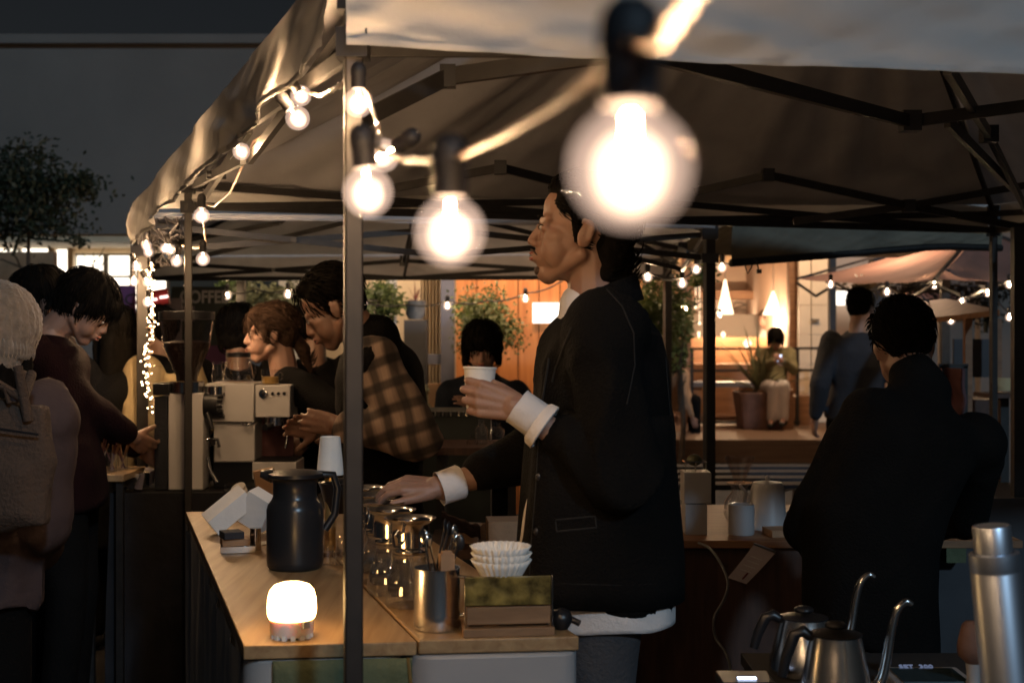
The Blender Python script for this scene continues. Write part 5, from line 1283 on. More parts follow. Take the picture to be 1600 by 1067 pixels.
# ---------------------------------------------------------------- kettle table in the right foreground
ZK = .735
t = thing('kettle_table', (1.2, 2.4, 0), 'black table with two steel kettles in the right foreground', 'table')
m = MB(); m.box((1.28, 2.35, ZK - .012), (1.60, .95, .024)); m.build('table_top', 'black_matte', t, bevel=.002)
for sx_ in (.53, 2.03):
    for sy_ in (1.95, 2.78):
        m = MB(); m.box((sx_, sy_, (ZK - .024) / 2), (.035, .035, ZK - .024)); m.build('leg', 'frame_metal', t)
def kettle(px, d, ytop, label, hw=56, ang=0):
    k = d / F; c = V((PX(px, d), d, ZK + .002)); Z = PZ(ytop, d) - c.z; t = thing('gooseneck_kettle', c, label, 'kettle', 'steel gooseneck kettles')
    w_ = hw * k; r_ = rz(R(ang))
    m = MB(); m.lathe([(.001, .001), (w_ * 1.02, .001), (w_ * 1.04, .01), (w_, .03), (w_ * .93, Z * .4), (w_ * .80, Z * .72), (w_ * .70, Z * .93), (w_ * .70, Z * .955)], c, 48); m.build('body', 'steel_brushed', t)
    m = MB(); m.lathe([(w_ * .72, Z * .95), (w_ * .73, Z * .965), (w_ * .50, Z * .99), (w_ * .25, Z), (.001, Z * 1.002)], c, 40); m.ell(c + V((0, 0, Z + .010)), (.020, .020, .008)); m.build('lid', 'black_plastic', t)
    def L(x, z, y=0): return c + r_ @ V((x, y, z))
    m = MB(); pts = [L(w_ * .92, .035), L(w_ * 1.25, .05), L(w_ * 1.42, .09), L(w_ * 1.55, .14), L(w_ * 1.70, .175), L(w_ * 1.95, .192), L(w_ * 2.15, .186)]
    q = []
    for i in range(len(pts) - 1):
        p0 = pts[max(0, i - 1)]; p1 = pts[i]; p2 = pts[i + 1]; p3 = pts[min(len(pts) - 1, i + 2)]
        for j in range(5):
            u = j / 5; q.append(.5 * ((2 * p1) + (p2 - p0) * u + (2 * p0 - 5 * p1 + 4 * p2 - p3) * u * u + (3 * p1 - p0 - 3 * p2 + p3) * u ** 3))
    m.path(q, [.0105 - .0055 * i / len(q) for i in range(len(q))], 10); m.build('spout', 'steel', t)
    m = MB(); m.path([L(-w_ * .70, Z * .92), L(-w_ * .92, Z * 1.0), L(-w_ * 1.15, Z * .95), L(-w_ * 1.38, Z * .68), L(-w_ * 1.5, Z * .42)], [.009, .011, .011, .010, .009], 10); m.build('handle', 'black_plastic', t)
    return t
kettle(1306, 2.40, 985, 'nearer steel gooseneck kettle, in front, in the right foreground', 56)
kettle(1256, 2.66, 960, 'farther steel gooseneck kettle, partly behind the other one', 52)
# scale
d = 2.5; c = V((PX(1452, d), d, ZK + .002)); t = thing('coffee_scale', c, 'flat white coffee scale with a lit display beside the kettles', 'scale')
m = MB(); m.box(c + V((0, 0, .016)), (.150, .15, .032)); m.build('body', 'white_plastic', t, bevel=.004)
m = MB(); m.box(c + V((0, .005, .0335)), (.120, .10, .003)); m.build('plate', 'oven_glass', t)
text('SET  300', c + V((-.040, .052, .0355)), .018, 'lit_lcd', t, rot=(R(12), 0, 0), name='display_digits')
d = 2.55; c = V((PX(1164, d), d, ZK + .002)); t = thing('small_scale', c, 'small dark scale glowing at the bottom edge left of the kettles', 'scale')
m = MB(); m.box(c + V((0, 0, .010)), (.10, .09, .020)); m.build('body', 'black_enamel', t, bevel=.003)
m = MB(); m.box(c + V((0, -.02, .022)), (.035, .014, .002)); m.build('display', 'lit_screen', t)
# steel flask (hand grinder), slightly tilted
d = 2.0; c = V((PX(1588, d), d, ZK + .0)); t = thing('steel_flask', c, 'tall brushed aluminium cylinder with a narrower cap at the right foreground edge', 'flask')
kk = d / F; H = (PZ(860, d) - c.z)
rt = Matrix.Rotation(R(-5.5), 3, 'Y'); m = MB(); m.lathe([(.001, .004), (38 * kk, .004), (38 * kk, H - .030), (37.2 * kk, H - .028), (38 * kk, H - .026), (38 * kk, H - .002), (31 * kk, H)], c, 48, rt); m.build('body', 'alu', t)
m = MB(); m.lathe([(29 * kk, H), (29 * kk, H + 39 * kk), (28 * kk, H + 41 * kk), (.001, H + 41 * kk)], c, 44, rt); m.build('cap', 'alu', t)
d = 2.45; c = V((PX(1521, d), d, ZK)); kk = d / F; t = thing('syphon_jar', c, 'small pale mill with a rounded top half hidden behind the aluminium cylinder', 'grinder')
m = MB(); m.lathe([(.001, .001), (18 * kk, .001), (14 * kk, 12 * kk), (10 * kk, 40 * kk), (12 * kk, 62 * kk)], c, 28); m.build('stem', 'white_plastic', t)
m = MB(); m.lathe([(12 * kk, 62 * kk), (24 * kk, 74 * kk), (25 * kk, 90 * kk), (18 * kk, 120 * kk), (13 * kk, 126 * kk), (.001, 128 * kk)], c, 28); m.build('bowl', 'terracotta', t)
# things beyond, right edge
m = MB(); d = 4.9; c = V((PX(1500, d), d, 0)); m.box((c.x + .1, d + .2, .40), (.9, .5, .80)); tag(m.build('dark_crate_table', 'charcoal'), 'dark block table at the right behind the aluminium cylinder', 'table')
m = MB(); m.box((PX(1498, 4.75), 4.8, PZ(850, 4.75)), (.07, .05, .14)); tag(m.build('green_card', 'green_cloth'), 'pale green card standing beside the dark man at the right', 'card')
# ---------------------------------------------------------------- plants
def leaves(m, centre, rad, n, size, seed, squash=1, clump=None):
    rnd = random.Random(seed); cl = [V((rnd.gauss(0, 1), rnd.gauss(0, 1), rnd.gauss(0, 1))).normalized() * rnd.uniform(.3, .95) for _ in range(clump or 14)]
    for i in range(n):
        c = rnd.choice(cl); p = c + V((rnd.gauss(0, .22), rnd.gauss(0, .22), rnd.gauss(0, .2)))
        p = V(centre) + V((p.x * rad[0], p.y * rad[1], p.z * rad[2]))
        d = V((rnd.gauss(0, 1), rnd.gauss(0, 1), rnd.gauss(-.3, .8))).normalized(); s_ = d.orthogonal().normalized() * size * .28; L = d * size * rnd.uniform(.6, 1.3)
        m.add([p, p + L * .5 + s_, p + L, p + L * .5 - s_], [(0, 1, 2, 3)], 0, False)
def tree(name, base, top, spread, mt, label, cat, seed, n=1400, size=.06, trunk=.05, crown=None, cats=None):
    base = V(base); top = V(top); t = thing(name, base, label, cat); rnd = random.Random(seed)
    m = MB(); m.path([base, base.lerp(top, .4) + V((.04, 0, 0)), top], [trunk, trunk * .8, trunk * .45], 8)
    br = []
    for i in range(9):
        p = base.lerp(top, rnd.uniform(.45, 1)); a = rnd.uniform(0, 6.28); e = p + V((math.cos(a) * spread[0] * .8, math.sin(a) * spread[1] * .8, rnd.uniform(.1, .9) * spread[2])); br.append(e)
        m.path([p, p.lerp(e, .5) + V((0, 0, .05)), e], [trunk * .4, trunk * .25, trunk * .08], 6)
    m.build('trunk', 'bark', t); m = MB(); leaves(m, crown or top, spread, n, size, seed, clump=26)
    o = m.build('crown', mt, t); return t
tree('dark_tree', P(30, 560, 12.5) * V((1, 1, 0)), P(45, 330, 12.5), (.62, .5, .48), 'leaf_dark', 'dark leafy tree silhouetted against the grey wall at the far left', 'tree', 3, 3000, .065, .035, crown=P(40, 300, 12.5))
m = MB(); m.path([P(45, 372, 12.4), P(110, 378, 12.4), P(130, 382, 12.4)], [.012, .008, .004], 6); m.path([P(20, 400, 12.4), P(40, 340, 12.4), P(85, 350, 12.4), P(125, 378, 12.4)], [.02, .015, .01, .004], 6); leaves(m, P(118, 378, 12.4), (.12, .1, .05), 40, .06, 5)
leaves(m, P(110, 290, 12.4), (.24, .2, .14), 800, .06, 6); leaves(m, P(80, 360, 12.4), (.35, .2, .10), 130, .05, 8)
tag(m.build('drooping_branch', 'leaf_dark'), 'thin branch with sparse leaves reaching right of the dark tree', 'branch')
m = MB()
m.path([P(148, 520, 16), P(147, 450, 16), P(146, 395, 16)], [.02, .015, .006], 6)
for i in range(12):
    y = 400 + i * 8; s_ = (-1) ** i; m.path([P(147, y + 10, 16), P(147 + s_ * 10, y, 16), P(147 + s_ * (16 + i % 3 * 3), y - 14, 16)], [.010, .008, .003], 5)
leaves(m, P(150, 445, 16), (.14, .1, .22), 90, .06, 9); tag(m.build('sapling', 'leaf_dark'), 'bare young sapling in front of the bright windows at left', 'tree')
# shrub between the column and the orange boards
tree('shrub', P(755, 660, 9.6) * V((1, 1, 0)), P(757, 520, 9.6), (.24, .2, .30), 'leaf', 'big round olive green shrub in front of the orange board wall', 'shrub', 12, 3400, .035, .03, crown=P(757, 505, 9.6))
tree('green_bush', P(585, 600, 9.8) * V((1, 1, 0)), P(588, 480, 9.8), (.17, .15, .15), 'leaf', 'light green bush left of the potted plants', 'shrub', 13, 1200, .045, .02, crown=P(586, 470, 9.8))
tree('bright_foliage', P(430, 600, 10.4) * V((1, 1, 0)), P(425, 465, 10.4), (.40, .2, .16), 'leaf_olive', 'sunlit looking foliage behind the woman barista', 'shrub', 14, 1500, .05, .03, crown=P(430, 468, 10.4))
tree('pale_foliage', P(345, 600, 10.6) * V((1, 1, 0)), P(352, 470, 10.6), (.14, .1, .16), 'leaf', 'small foliage beside the coffee banner', 'shrub', 15, 420, .05, .02, crown=P(352, 465, 10.6))
tree('tall_shrub', P(1015, 690, 9.2) * V((1, 1, 0)), P(1018, 500, 9.2), (.20, .2, .36), 'leaf', 'tall dark shrub behind the man collar, left of the cafe', 'shrub', 16, 2600, .04, .03, crown=P(1018, 490, 9.2))
tree('dense_shrub', P(1062, 690, 12) * V((1, 1, 0)), P(1060, 520, 12), (.14, .2, .40), 'leaf', 'narrow leafy shrub at the left post of the cafe room', 'shrub', 17, 1500, .05, .03, crown=P(1060, 510, 12))
m = MB(); leaves(m, P(1095, 430, 9.5), (.12, .1, .09), 320, .05, 22); m.path([P(1090, 395, 9.5), P(1095, 430, 9.5)], .01, 5); tag(m.build('hanging_plant', 'leaf'), 'green hanging plant over the left post of the cafe room', 'plant')
m = MB(); leaves(m, P(1460, 450, 11), (.5, .3, .12), 500, .06, 24); leaves(m, P(1540, 470, 11), (.25, .2, .22), 500, .05, 25); m.path([P(1540, 520, 11), P(1540, 470, 11)], .02, 5)
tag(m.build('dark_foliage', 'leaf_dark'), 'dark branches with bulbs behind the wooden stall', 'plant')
m = MB(); leaves(m, P(1350, 450, 10), (.12, .1, .10), 200, .06, 27); tag(m.build('creeper', 'leaf_olive'), 'yellow green creeper under the pink canopy', 'plant')
leaf_n = 0
def spiky(base, n, L, spread, mt, root, seed, w_=.012, ang=(20, 75)):
    rnd = random.Random(seed)
    for i in range(n):
        a = 6.283 * i / n + rnd.uniform(-.3, .3); el = R(rnd.uniform(*ang)); l = L * rnd.uniform(.7, 1.1); d = V((math.cos(a) * math.cos(el) * spread, math.sin(a) * math.cos(el) * .6, math.sin(el))); s_ = d.cross(V((0, 0, 1))).normalized(); m = MB(); vs = []
        for j in range(5):
            u = j / 4; c = V(base) + d * l * u - V((0, 0, .25 * l * u * u * math.cos(el))); ww = w_ * (1 - u) ** .6 * (1.0 if j else .7) + .0006; vs += [c - s_ * ww, c + V((0, 0, -.3 * ww)), c + s_ * ww]
        fs = [(j * 3 + q, j * 3 + q + 1, j * 3 + q + 4, j * 3 + q + 3) for j in range(4) for q in range(2)]
        m.add(vs, fs); m.build('leaf', mt, root)
# big planter by the cafe
d = 15.6; c = V((PX(1186, d), d, .242)); k = d / F; t = thing('planter', c, 'large square tapered terracotta planter with a spiky plant before the cafe', 'planter')
zp = PZ(612, d); m = MB(); m.box((c.x, d, (zp + c.z) / 2), (.44, .44, zp - c.z), taper=1.22); m.build('pot', 'terracotta', t, bevel=.01); m = MB(); m.box((c.x, d, zp - .01), (.50, .50, .02)); m.build('soil', 'charcoal', t)
spiky((c.x, d - .05, zp), 24, .95, 1, 'leaf_olive', t, 4, .03, (20, 80))
# pots on pedestals inside the glazed bay
m = MB(); m.box((PX(650, 9.9), 9.9, PZ(556, 9.9) / 2 + PZ(500, 9.9) / 2), (S(35, 9.9), .16, PZ(500, 9.9) - PZ(556, 9.9))); m.box((PX(650, 9.9), 9.9, PZ(556, 9.9) / 2), (S(35, 9.9), .16, PZ(556, 9.9))); tag(m.build('pedestal', 'charcoal'), 'dark grey square pedestal under the round grey pot', 'pedestal')
q = V((PX(649, 9.9), 9.9, PZ(499, 9.9))); kk = 9.9 / F; t = thing('potted_plant', q, 'round grey stone pot with a red spiky plant on the dark pedestal', 'plant')
m = MB(); m.lathe([(.001, 0), (11 * kk, 0), (12 * kk, 3 * kk), (15 * kk, 8 * kk), (16 * kk, 26 * kk), (17 * kk, 29 * kk), (14 * kk, 29 * kk)], q, 28); m.build('pot', 'stone_pot', t); spiky(q + V((0, 0, 28 * kk)), 16, .16, 1, 'leaf_red', t, 6, .007, (0, 80))
m = MB(); m.box((PX(602, 9.9), 9.95, PZ(495, 9.9) / 2), (S(24, 9.9), .12, PZ(495, 9.9))); tag(m.build('plant_stand', 'brown_wood'), 'narrow wooden plant stand under the small pot', 'stand')
q = V((PX(601, 9.9), 9.9, PZ(494, 9.9))); t = thing('potted_plant', q, 'small dark pot with a reddish spiky plant left of the grey stone pot', 'plant')
m = MB(); m.lathe([(.001, 0), (6 * kk, 0), (8 * kk, 12 * kk), (7 * kk, 12 * kk)], q, 20); m.build('pot', 'charcoal', t); spiky(q + V((0, 0, 12 * kk)), 12, .09, 1, 'leaf_red', t, 7, .006)
m = MB(); m.box((PX(682, 9.7), 9.7, PZ(625, 9.7)), (S(24, 9.7), .1, S(52, 9.7))); m.box((PX(682, 9.7), 9.7, PZ(650, 9.7) / 2), (S(20, 9.7), .08, PZ(650, 9.7))); tag(m.build('cardboard_box', 'kraft'), 'upright brown box below the glazed bay beside the girl in navy', 'box')
q = V((PX(650, 9.4), 9.4, PZ(640, 9.4))); t = thing('potted_plant', q - V((0, 0, q.z)), 'low leafy plant under the blue grey rail of the glazed bay', 'plant'); m = MB(); leaves(m, q + V((0, 0, .08)), (.10, .08, .12), 220, .05, 31); m.build('foliage', 'leaf_olive', t); m = MB(); m.lathe([(.07, -q.z), (.09, -.06)], q, 18, closed=True); m.build('pot', 'white_plastic', t)

# ---------------------------------------------------------------- banners at the left
def banner(name, x0, y0, x1, y1, d, mt, label, cat, legs=True):
    a = P(x0, y1, d); b = P(x1, y0, d); t = thing(name, ((a.x + b.x) / 2, d, 0), label, cat)
    m = MB(); m.box(((a.x + b.x) / 2, d, (a.z + b.z) / 2), (b.x - a.x, .012, b.z - a.z)); m.build('sheet', mt, t)
    if legs:
        for x in (a.x + .02, b.x - .02):
            m = MB(); m.bar(V((x, d + .02, 0)), V((x, d + .02, b.z)), .018); m.build('stand_leg', 'frame_metal', t)
    return t
bb = banner('banner', 268, 448, 352, 640, 8.7, 'green_grey', 'dark banner with grey capital letters spelling coffee behind the grinder', 'banner')
text('COFFEE', P(281, 473, 8.685), .112, 'grey_print', bb, bold=.003, sx=.80)
m = MB(); m.box(P(333, 600, 8.68), (S(40, 8.7), .006, S(120, 8.7))); m.build('purple_patch', 'purple_print', bb)
m = MB(); m.box(P(292, 490, 8.68), (S(24, 8.7), .004, S(24, 8.7))); m.build('white_patch', 'poster_white', bb)
b2 = banner('banner', 163, 446, 212, 640, 9.3, 'purple_print', 'purple printed banner below the bright windows at left', 'banner')
text('AC', P(172, 476, 9.285), .11, 'cloth_mauve', b2, sx=1.3)
b3 = banner('poster', 236, 466, 284, 560, 8.0, 'poster_white', 'pale poster behind the fairy lights', 'poster')
t = thing('red_sign', P(250, 458, 7.6) * V((1, 1, 0)), 'small red sign box with two bright white strokes beside the fairy lights', 'sign')
m = MB(); r_ = Matrix.Rotation(R(9), 3, 'Y'); r_ = Matrix.Rotation(R(-9), 3, 'Y'); m.box(P(249, 465, 7.6), (S(30, 7.6), .05, S(24, 7.6)), r_); m.build('box', 'red_print', t)
m = MB(); m.box(P(241, 468, 7.56), (S(8, 7.6), .02, S(4, 7.6)), r_); m.box(P(256, 464, 7.56), (S(12, 7.6), .02, S(4, 7.6)), r_); m.build('lit_strokes', 'lit_tail', t)
m = MB(); m.bar(V((PX(250, 7.65), 7.65, 0)), P(250, 470, 7.65), .02); m.build('stand_leg', 'frame_metal', t)

# ---------------------------------------------------------------- middle distance objects
d = 5.4; zt3 = PZ(642, d); t = thing('black_crate', (PX(712, d), d, 0), 'tall black green crate with a beaded rim in front of the girl in navy', 'crate')
m = MB(); m.box((PX(712, d), d + .1, zt3 / 2), (S(110, d), .3, zt3)); m.build('box', 'crate_green', t)
for i in range(17):
    m = MB(); m.cyl(P(661 + i * 6.2, 643, d - .06), P(661 + i * 6.2, 650, d - .06), .006, n=6); m.build('bead', 'steel' if i % 2 else 'black_plastic', t)
for i, (px, py, h_, r0, mt, lab) in enumerate(((752, 693, 38, 10, 'glass', 'clear glass bottle below the raised hand'), (776, 690, 30, 12, 'glass', 'squat clear jar below the raised hand'), (738, 705, 26, 9, 'hopper_glass', 'tinted glass left of the clear bottle'))):
    dd = 4.9; kk = dd / F; c = P(px, py, dd); m = MB(); m.lathe([(.001, 0), (r0 * kk, 0), (r0 * kk, h_ * .6 * kk), (r0 * .45 * kk, h_ * .8 * kk), (r0 * .5 * kk, h_ * kk)], c, 20); tag(m.build('glass_bottle', mt), lab, 'bottle')
t = thing('rear_table', (PX(760, 4.8), 4.95, 0), 'dark table with glass bottles between the two men', 'table'); zr = PZ(694, 4.9)
m = MB(); m.box((PX(745, 4.9), 4.95, zr - .015), (S(130, 4.9), .35, .026)); m.build('table_top', 'dark_wood', t)
for x in (690, 800):
    m = MB(); m.box((PX(x, 4.9), 4.95, (zr - .03) / 2), (.03, .25, zr - .03)); m.build('leg', 'frame_metal', t)
# boxes and cloth between the servers and the man
t = thing('stock_table', (PX(770, 4.2), 4.2, 0), 'low dark table stacked with brown boxes behind the man in black', 'table'); zr = PZ(850, 4.0)
m = MB(); m.box((PX(765, 4.0), 4.1, zr - .015), (.36, .4, .026)); m.build('table_top', 'dark_wood', t)
for x in (710, 820):
    m = MB(); m.box((PX(x, 4.0), 4.1, (zr - .03) / 2), (.03, .3, zr - .03)); m.build('leg', 'frame_metal', t)
tilted('brown_box', 'kraft', 795, 830, 4.0, (.13, .12, .075), 0, 0, 5, 'open brown cardboard box on the low table behind the man', 'box', None, zr)
tilted('brown_box', 'kraft', 735, 830, 4.05, (.07, .10, .05), 0, 0, -12, 'smaller brown box left of the open one on the low table', 'box', None, zr)
m = MB(); m.grid(lambda s, t: P(690 + 60 * s, 800 + 22 * s + 24 * t, 3.9) + V((0, .04 * t, .012 * noise.noise(V((s * 6, t * 4, 3))))), 16, 10)
c_ = m.build('cloth_rag', 'cloth_mauve', solid=.004); tag(c_, 'folded pale grey cloth heaped beyond the steel drippers', 'cloth')
# wooden stall at the right
t = thing('wooden_stall', (PX(1510, 7.6), 7.6, 0), 'dim wooden stall with a sloping orange brown roof at right', 'stall')
m = MB(); a = P(1452, 497, 7.8); b = P(1562, 484, 7.2); m.hexa([a - V((0, 0, .03)), b - V((0, 0, .03)), b + V((0, .9, .05)), a + V((0, .9, .05))], [a, b, b + V((0, .9, .08)), a + V((0, .9, .08))]); m.build('roof', 'brown_wood', t)
for px in (1512, 1558):
    m = MB(); m.bar(V((PX(px, 7.5), 7.5, 0)), P(px, 498, 7.5), .04); m.build('post', 'brown_wood', t)
m = MB(); m.box((PX(1530, 7.6), 7.9, .5), (S(90, 7.6), .4, 1.0)); m.build('counter', 'dark_wood', t)
m = MB(); m.box((PX(1530, 7.6), 7.66, PZ(560, 7.6)), (S(70, 7.6), .02, S(60, 7.6))); m.build('back_panel', 'charcoal', t)
m = MB(); m.lathe([(.001, 0), (.045, 0), (.05, .03), (.045, .06), (.001, .06)], P(1566, 610, 6.5), 20); 
t = thing('tray_table', (PX(1566, 6.5), 6.5, 0), 'slim table with a small yellow dish at the right edge', 'table'); z_ = PZ(613, 6.5)
tag(m.build('yellow_dish', 'cloth_cream'), 'small yellow dish at the right edge behind the dark post', 'dish')
q = MB(); q.box((PX(1568, 6.5), 6.5, z_ - .012), (.22, .22, .02)); q.build('table_top', 'dark_wood', t); q = MB(); q.box((PX(1568, 6.5), 6.5, (z_ - .02) / 2), (.04, .04, z_ - .02)); q.build('leg', 'frame_metal', t)
m = MB(); m.grid(lambda s, t: V((PX(1472 + 34 * s, 6.4), 6.4 + .05 * math.sin(s * 6) , PZ(575 + 130 * t, 6.4))) + V((.03 * noise.noise(V((s * 3, t * 4, 1))), 0, 0)), 14, 14)
t = thing('coat_rack', (PX(1490, 6.45), 6.45, 0), 'rack of hanging pink and floral cloth right of the silhouetted man', 'rack'); m.build('cloth', 'pink_cloth', t)
m = MB(); m.bar(V((PX(1470, 6.45), 6.45, 0)), V((PX(1470, 6.45), 6.45, PZ(572, 6.4))), .02); m.bar(V((PX(1508, 6.45), 6.45, 0)), V((PX(1508, 6.45), 6.45, PZ(572, 6.4))), .02); m.bar(V((PX(1466, 6.45), 6.45, PZ(572, 6.4))), V((PX(1512, 6.45), 6.45, PZ(572, 6.4))), .02); m.build('rail', 'frame_metal', t)
# ---------------------------------------------------------------- the people
# the man in black holding a paper cup
HM = P(908, 364, 2.87); cup_d = 2.74
fist = [(.55, .75, .45), (.60, .80, .50), (.62, .85, .50), (.70, .90, .55)]
wl = P(812, 637, 2.70); wr_ = P(690, 762, 2.98)
hold = dict(d=V((-.97, .0, .22)), n=V((.0, .95, -.05)), t=V((.2, .25, .95)), curl=[(.50, .85, .55), (.55, .9, .55), (.6, .95, .55), (.65, 1.0, .6)], k=.96, thumb=(.75, .35, .75), spread=.06, vox=.003)
reach = dict(d=V((-.93, -.05, .10)), n=V((-.1, .35, -.93)), t=V((-.1, -.9, -.3)), curl=[(.35, .5, .4), (.40, .55, .4), (.45, .6, .4), (.5, .6, .4)], k=.98, thumb=(.75, .5, .1), vox=.0035)
root, J = person('man in a black jacket holding a paper cup and reaching over the steel drippers', HM, V((PX(940, 2.87), 2.87, .93)), 180, 180, pitch=-6, k=1.0,
    lh=wl, rh=wr_, cloth='cloth_black', pants='cloth_grey', hair='swept', vox=.0035, cvox=.010, hem=.085, bulk=.004, seed=3,
    lhint=V((.7, -.15, -.9)), rhint=V((.5, .4, -.9)), lhand=hold, rhand=reach, collar=False, cuffgap=.105, fold=.026)
h = J['h']; f = J['f']; lf = J['lf']
for s_ in (1, -1):          # shirt cuffs
    w0 = J['wr'][s_]; e = J['el'][s_]; dd = (w0 - e).normalized()
    m = MB(); m.lathe([(.034, -.050), (.0385, -.045), (.0375, .002), (.039, .006), (.0355, .004), (.0335, -.03)], w0, 32, frame(dd)); 
    m.v = [v + V((0, 0, .0015 * noise.noise(v * 60))) for v in m.v]; m.build('cuff', 'cloth_white', root)
# loose double cuff hanging under the left one
w0 = J['wr'][1]; dd = (w0 - J['el'][1]).normalized(); r_ = frame(dd)
m = MB(); m.lathe([(.040, -.040), (.047, -.046), (.050, -.062), (.046, -.064), (.041, -.05)], w0 + V((0, 0, -.004)), 30, r_); m.build('cuff_fold', 'cloth_white', root)
pel = V((PX(940, 2.87), 2.87, .93))
def ring(m, z0, z1, wx, dy, off, amp, cx=0, n=90, seed=1, dy2=None):
    dyt, dyb = dy, dy2 or dy
    def g_(s, t):
        dy = dyt + (dyb - dyt) * min(1, t * 1.3)
        a = s * 2 * math.pi; q = noise.noise(V((math.cos(a) * 2.2, math.sin(a) * 2.2, seed + t * .6))); return V((pel.x + cx + (dy + amp * q) * math.copysign(abs(math.cos(a)) ** .72, math.cos(a)), pel.y + (wx + amp * q) * math.copysign(abs(math.sin(a)) ** .72, math.sin(a)), z0 + (z1 - z0) * t + off * math.cos(a) + .006 * q))
    m.grid(g_, n, 10)
m = MB(); ring(m, .895, .806, .190, .150, .004, .008, cx=.004); m.build('shirt_hem', 'cloth_white', root, solid=.002)
# jacket skirt: hangs straight from the chest, open at the front
m = MB(); ring(m, 1.24, .856, .205, .150, .0, .014, cx=-.004, seed=5, dy2=.176); m.build('jacket_skirt', 'cloth_black', root, solid=.004)
# collar, lapels and t-shirt at the throat
nk = J['neck']; m = MB()
def colr(s, t):
    a = R(-150) + R(300) * s; rr = .070 + .016 * t; zz = .040 - .055 * t + .012 * math.cos(a)
    fwd = -1 if False else 1
    c = nk + V((.004, 0, .012)); dirv = -f * math.cos(a) + lf * math.sin(a)
    return c + dirv * (rr + .010 * math.cos(a)) + V((0, 0, zz + .018 * (.5 + .5 * math.cos(a)) - .030 * (abs(s - .5) * 2) ** 2))
m.grid(colr, 40, 6); m.build('collar', 'cloth_black', root, solid=.004)
m = MB(); m.cap(nk + V((0, 0, -.03)) + f * .02, nk + V((0, 0, .012)) + f * .026, .068, .054); m.build('tee_shirt', 'cloth_white', root)
# pale gap between the open fronts: shirt seen at the jacket edge
from mathutils.bvhtree import BVHTree
jk = MB()
for o_ in root.children:
    if o_.name.split('.')[0] in ('top', 'jacket_skirt'):
        q_ = MB(); q_.v = [v.co + BASE[root.name] for v in o_.data.vertices]; q_.f = [tuple(p.vertices) for p in o_.data.polygons]; q_.m = [0] * len(q_.f); q_.sm = [True] * len(q_.f); merge(jk, q_)
tree_ = BVHTree.FromPolygons([tuple(v) for v in jk.v], jk.f)
def on_jacket(px, py, lift=.001):
    o_ = V((0, 0, CAM_H)); d_ = (P(px, py, 3) - o_).normalized(); hit = tree_.ray_cast(o_, d_)
    return hit[0] - d_ * lift if hit[0] else None
def seam(name, pts, r, mt='seam', lift=.001):
    q = []
    for (a0, b0), (a1, b1) in zip(pts, pts[1:]):
        for i in range(8):
            h_ = on_jacket(a0 + (a1 - a0) * i / 8, b0 + (b1 - b0) * i / 8, lift)
            if h_: q.append(h_)
    if len(q) > 3:
        m = MB(); m.path(q, r if not callable(r) else [r(i / (len(q) - 1)) for i in range(len(q))], 6); m.build(name, mt, root)
seam('shirt_edge', ((826, 772), (822, 800), (818, 835), (812, 862)), lambda u: .0008 + .0052 * math.sin(u * 2.7), 'cloth_white')
seam('shoulder_seam', ((948, 452), (972, 478), (990, 520), (992, 570), (978, 640)), .0016)
seam('back_seam', ((1040, 560), (1048, 660), (1050, 780), (1048, 905)), .0014)
seam('front_edge', ((858, 560), (845, 640), (838, 760), (830, 860), (828, 915)), .0026)
seam('hem_stitch', ((825, 908), (900, 912), (980, 914), (1050, 910)), .0013)
seam('pocket_flap', ((868, 812), (930, 806), (932, 824), (870, 830), (868, 812)), .0022)
seam('lapel_edge', ((893, 512), (880, 545), (868, 575), (862, 600)), .0024)
for y_ in (660, 745, 830):
    h_ = on_jacket(846 - (y_ - 660) * .04, y_)
    if h_: m = MB(); m.ell(h_, (.008, .004, .008)); m.build('button', 'black_plastic', root)
# ring on his finger, moustache and goatee
m = MB()
for s_ in (-1, 1): m.path([h(.1025, s_ * .003, -.0465), h(.098, s_ * .014, -.0495), h(.089, s_ * .024, -.058)], [.0022, .0028, .0010], 6)
m.build('moustache', 'stubble', root); m = MB(); m.ell(h(.083, 0, -.090), (.0085, .014, .010), h.rot())
m.build('goatee', 'stubble', root)
# the paper cup
hd = hold; dv = V(hd['d']).normalized(); cpos = P(750, 574, 2.765); 
m = MB(); m.lathe([(.001, -.086), (.0245, -.087), (.0250, -.084), (.0330, -.004), (.0350, -.0035), (.0352, .0005), (.0335, .001), (.0322, -.006), (.0240, -.080), (.001, -.081)], cpos, 36, frame((.03, .05, 1)))
tag(m.build('paper_cup', 'white_paper'), 'white paper cup held up in the hand of the man in black', 'cup')

# silhouetted man at right, back to the camera
person('dark silhouetted man seen from behind, stooping over the tables at right', P(1411, 543, 3.45), V((PX(1352, 3.35), 3.30, .92)), 92, 88, pitch=24, tilt=5, k=.90, rh=P(1446, 815, 3.7), lh=P(1270, 790, 3.6), sho_drop=.07, collar=True, chigh=.03,
       hair='short', seed=5, vox=.008, bulk=.004, hem=.30, lhint=V((-.45, -.6, -.6)), rhint=V((.15, .1, -.9)), cloth='cloth_black', hk=1.03)
# plaid shirt barista
person('tall dark haired barista in plaid sleeves and a black vest bending over the machine', P(520, 482, 4.15), V((PX(594, 4.3), 4.3, .93)), 178, 186, pitch=32, k=.98, lh=P(530, 664, 3.98), rh=P(500, 672, 4.2),
       cloth='cloth_black', sleeve='plaid', hair='short', collar=True, hk=1.0, skin='skin', seed=7, vox=.0055, bulk=.006, lhint=V((.6, -.3, -.7)), hem=.2)
# woman barista
person('woman barista in black with a brown ponytail talking to the left', P(424, 522, 5.45), V((PX(468, 5.6), 5.6, .92)), 190, 192, pitch=2, k=1.0, lh=P(476, 690, 5.3), rh=P(440, 690, 5.45), hair='ponytail', hmat='hair_brown', skin='skin_pale', seed=9, vox=.005, hem=.1)
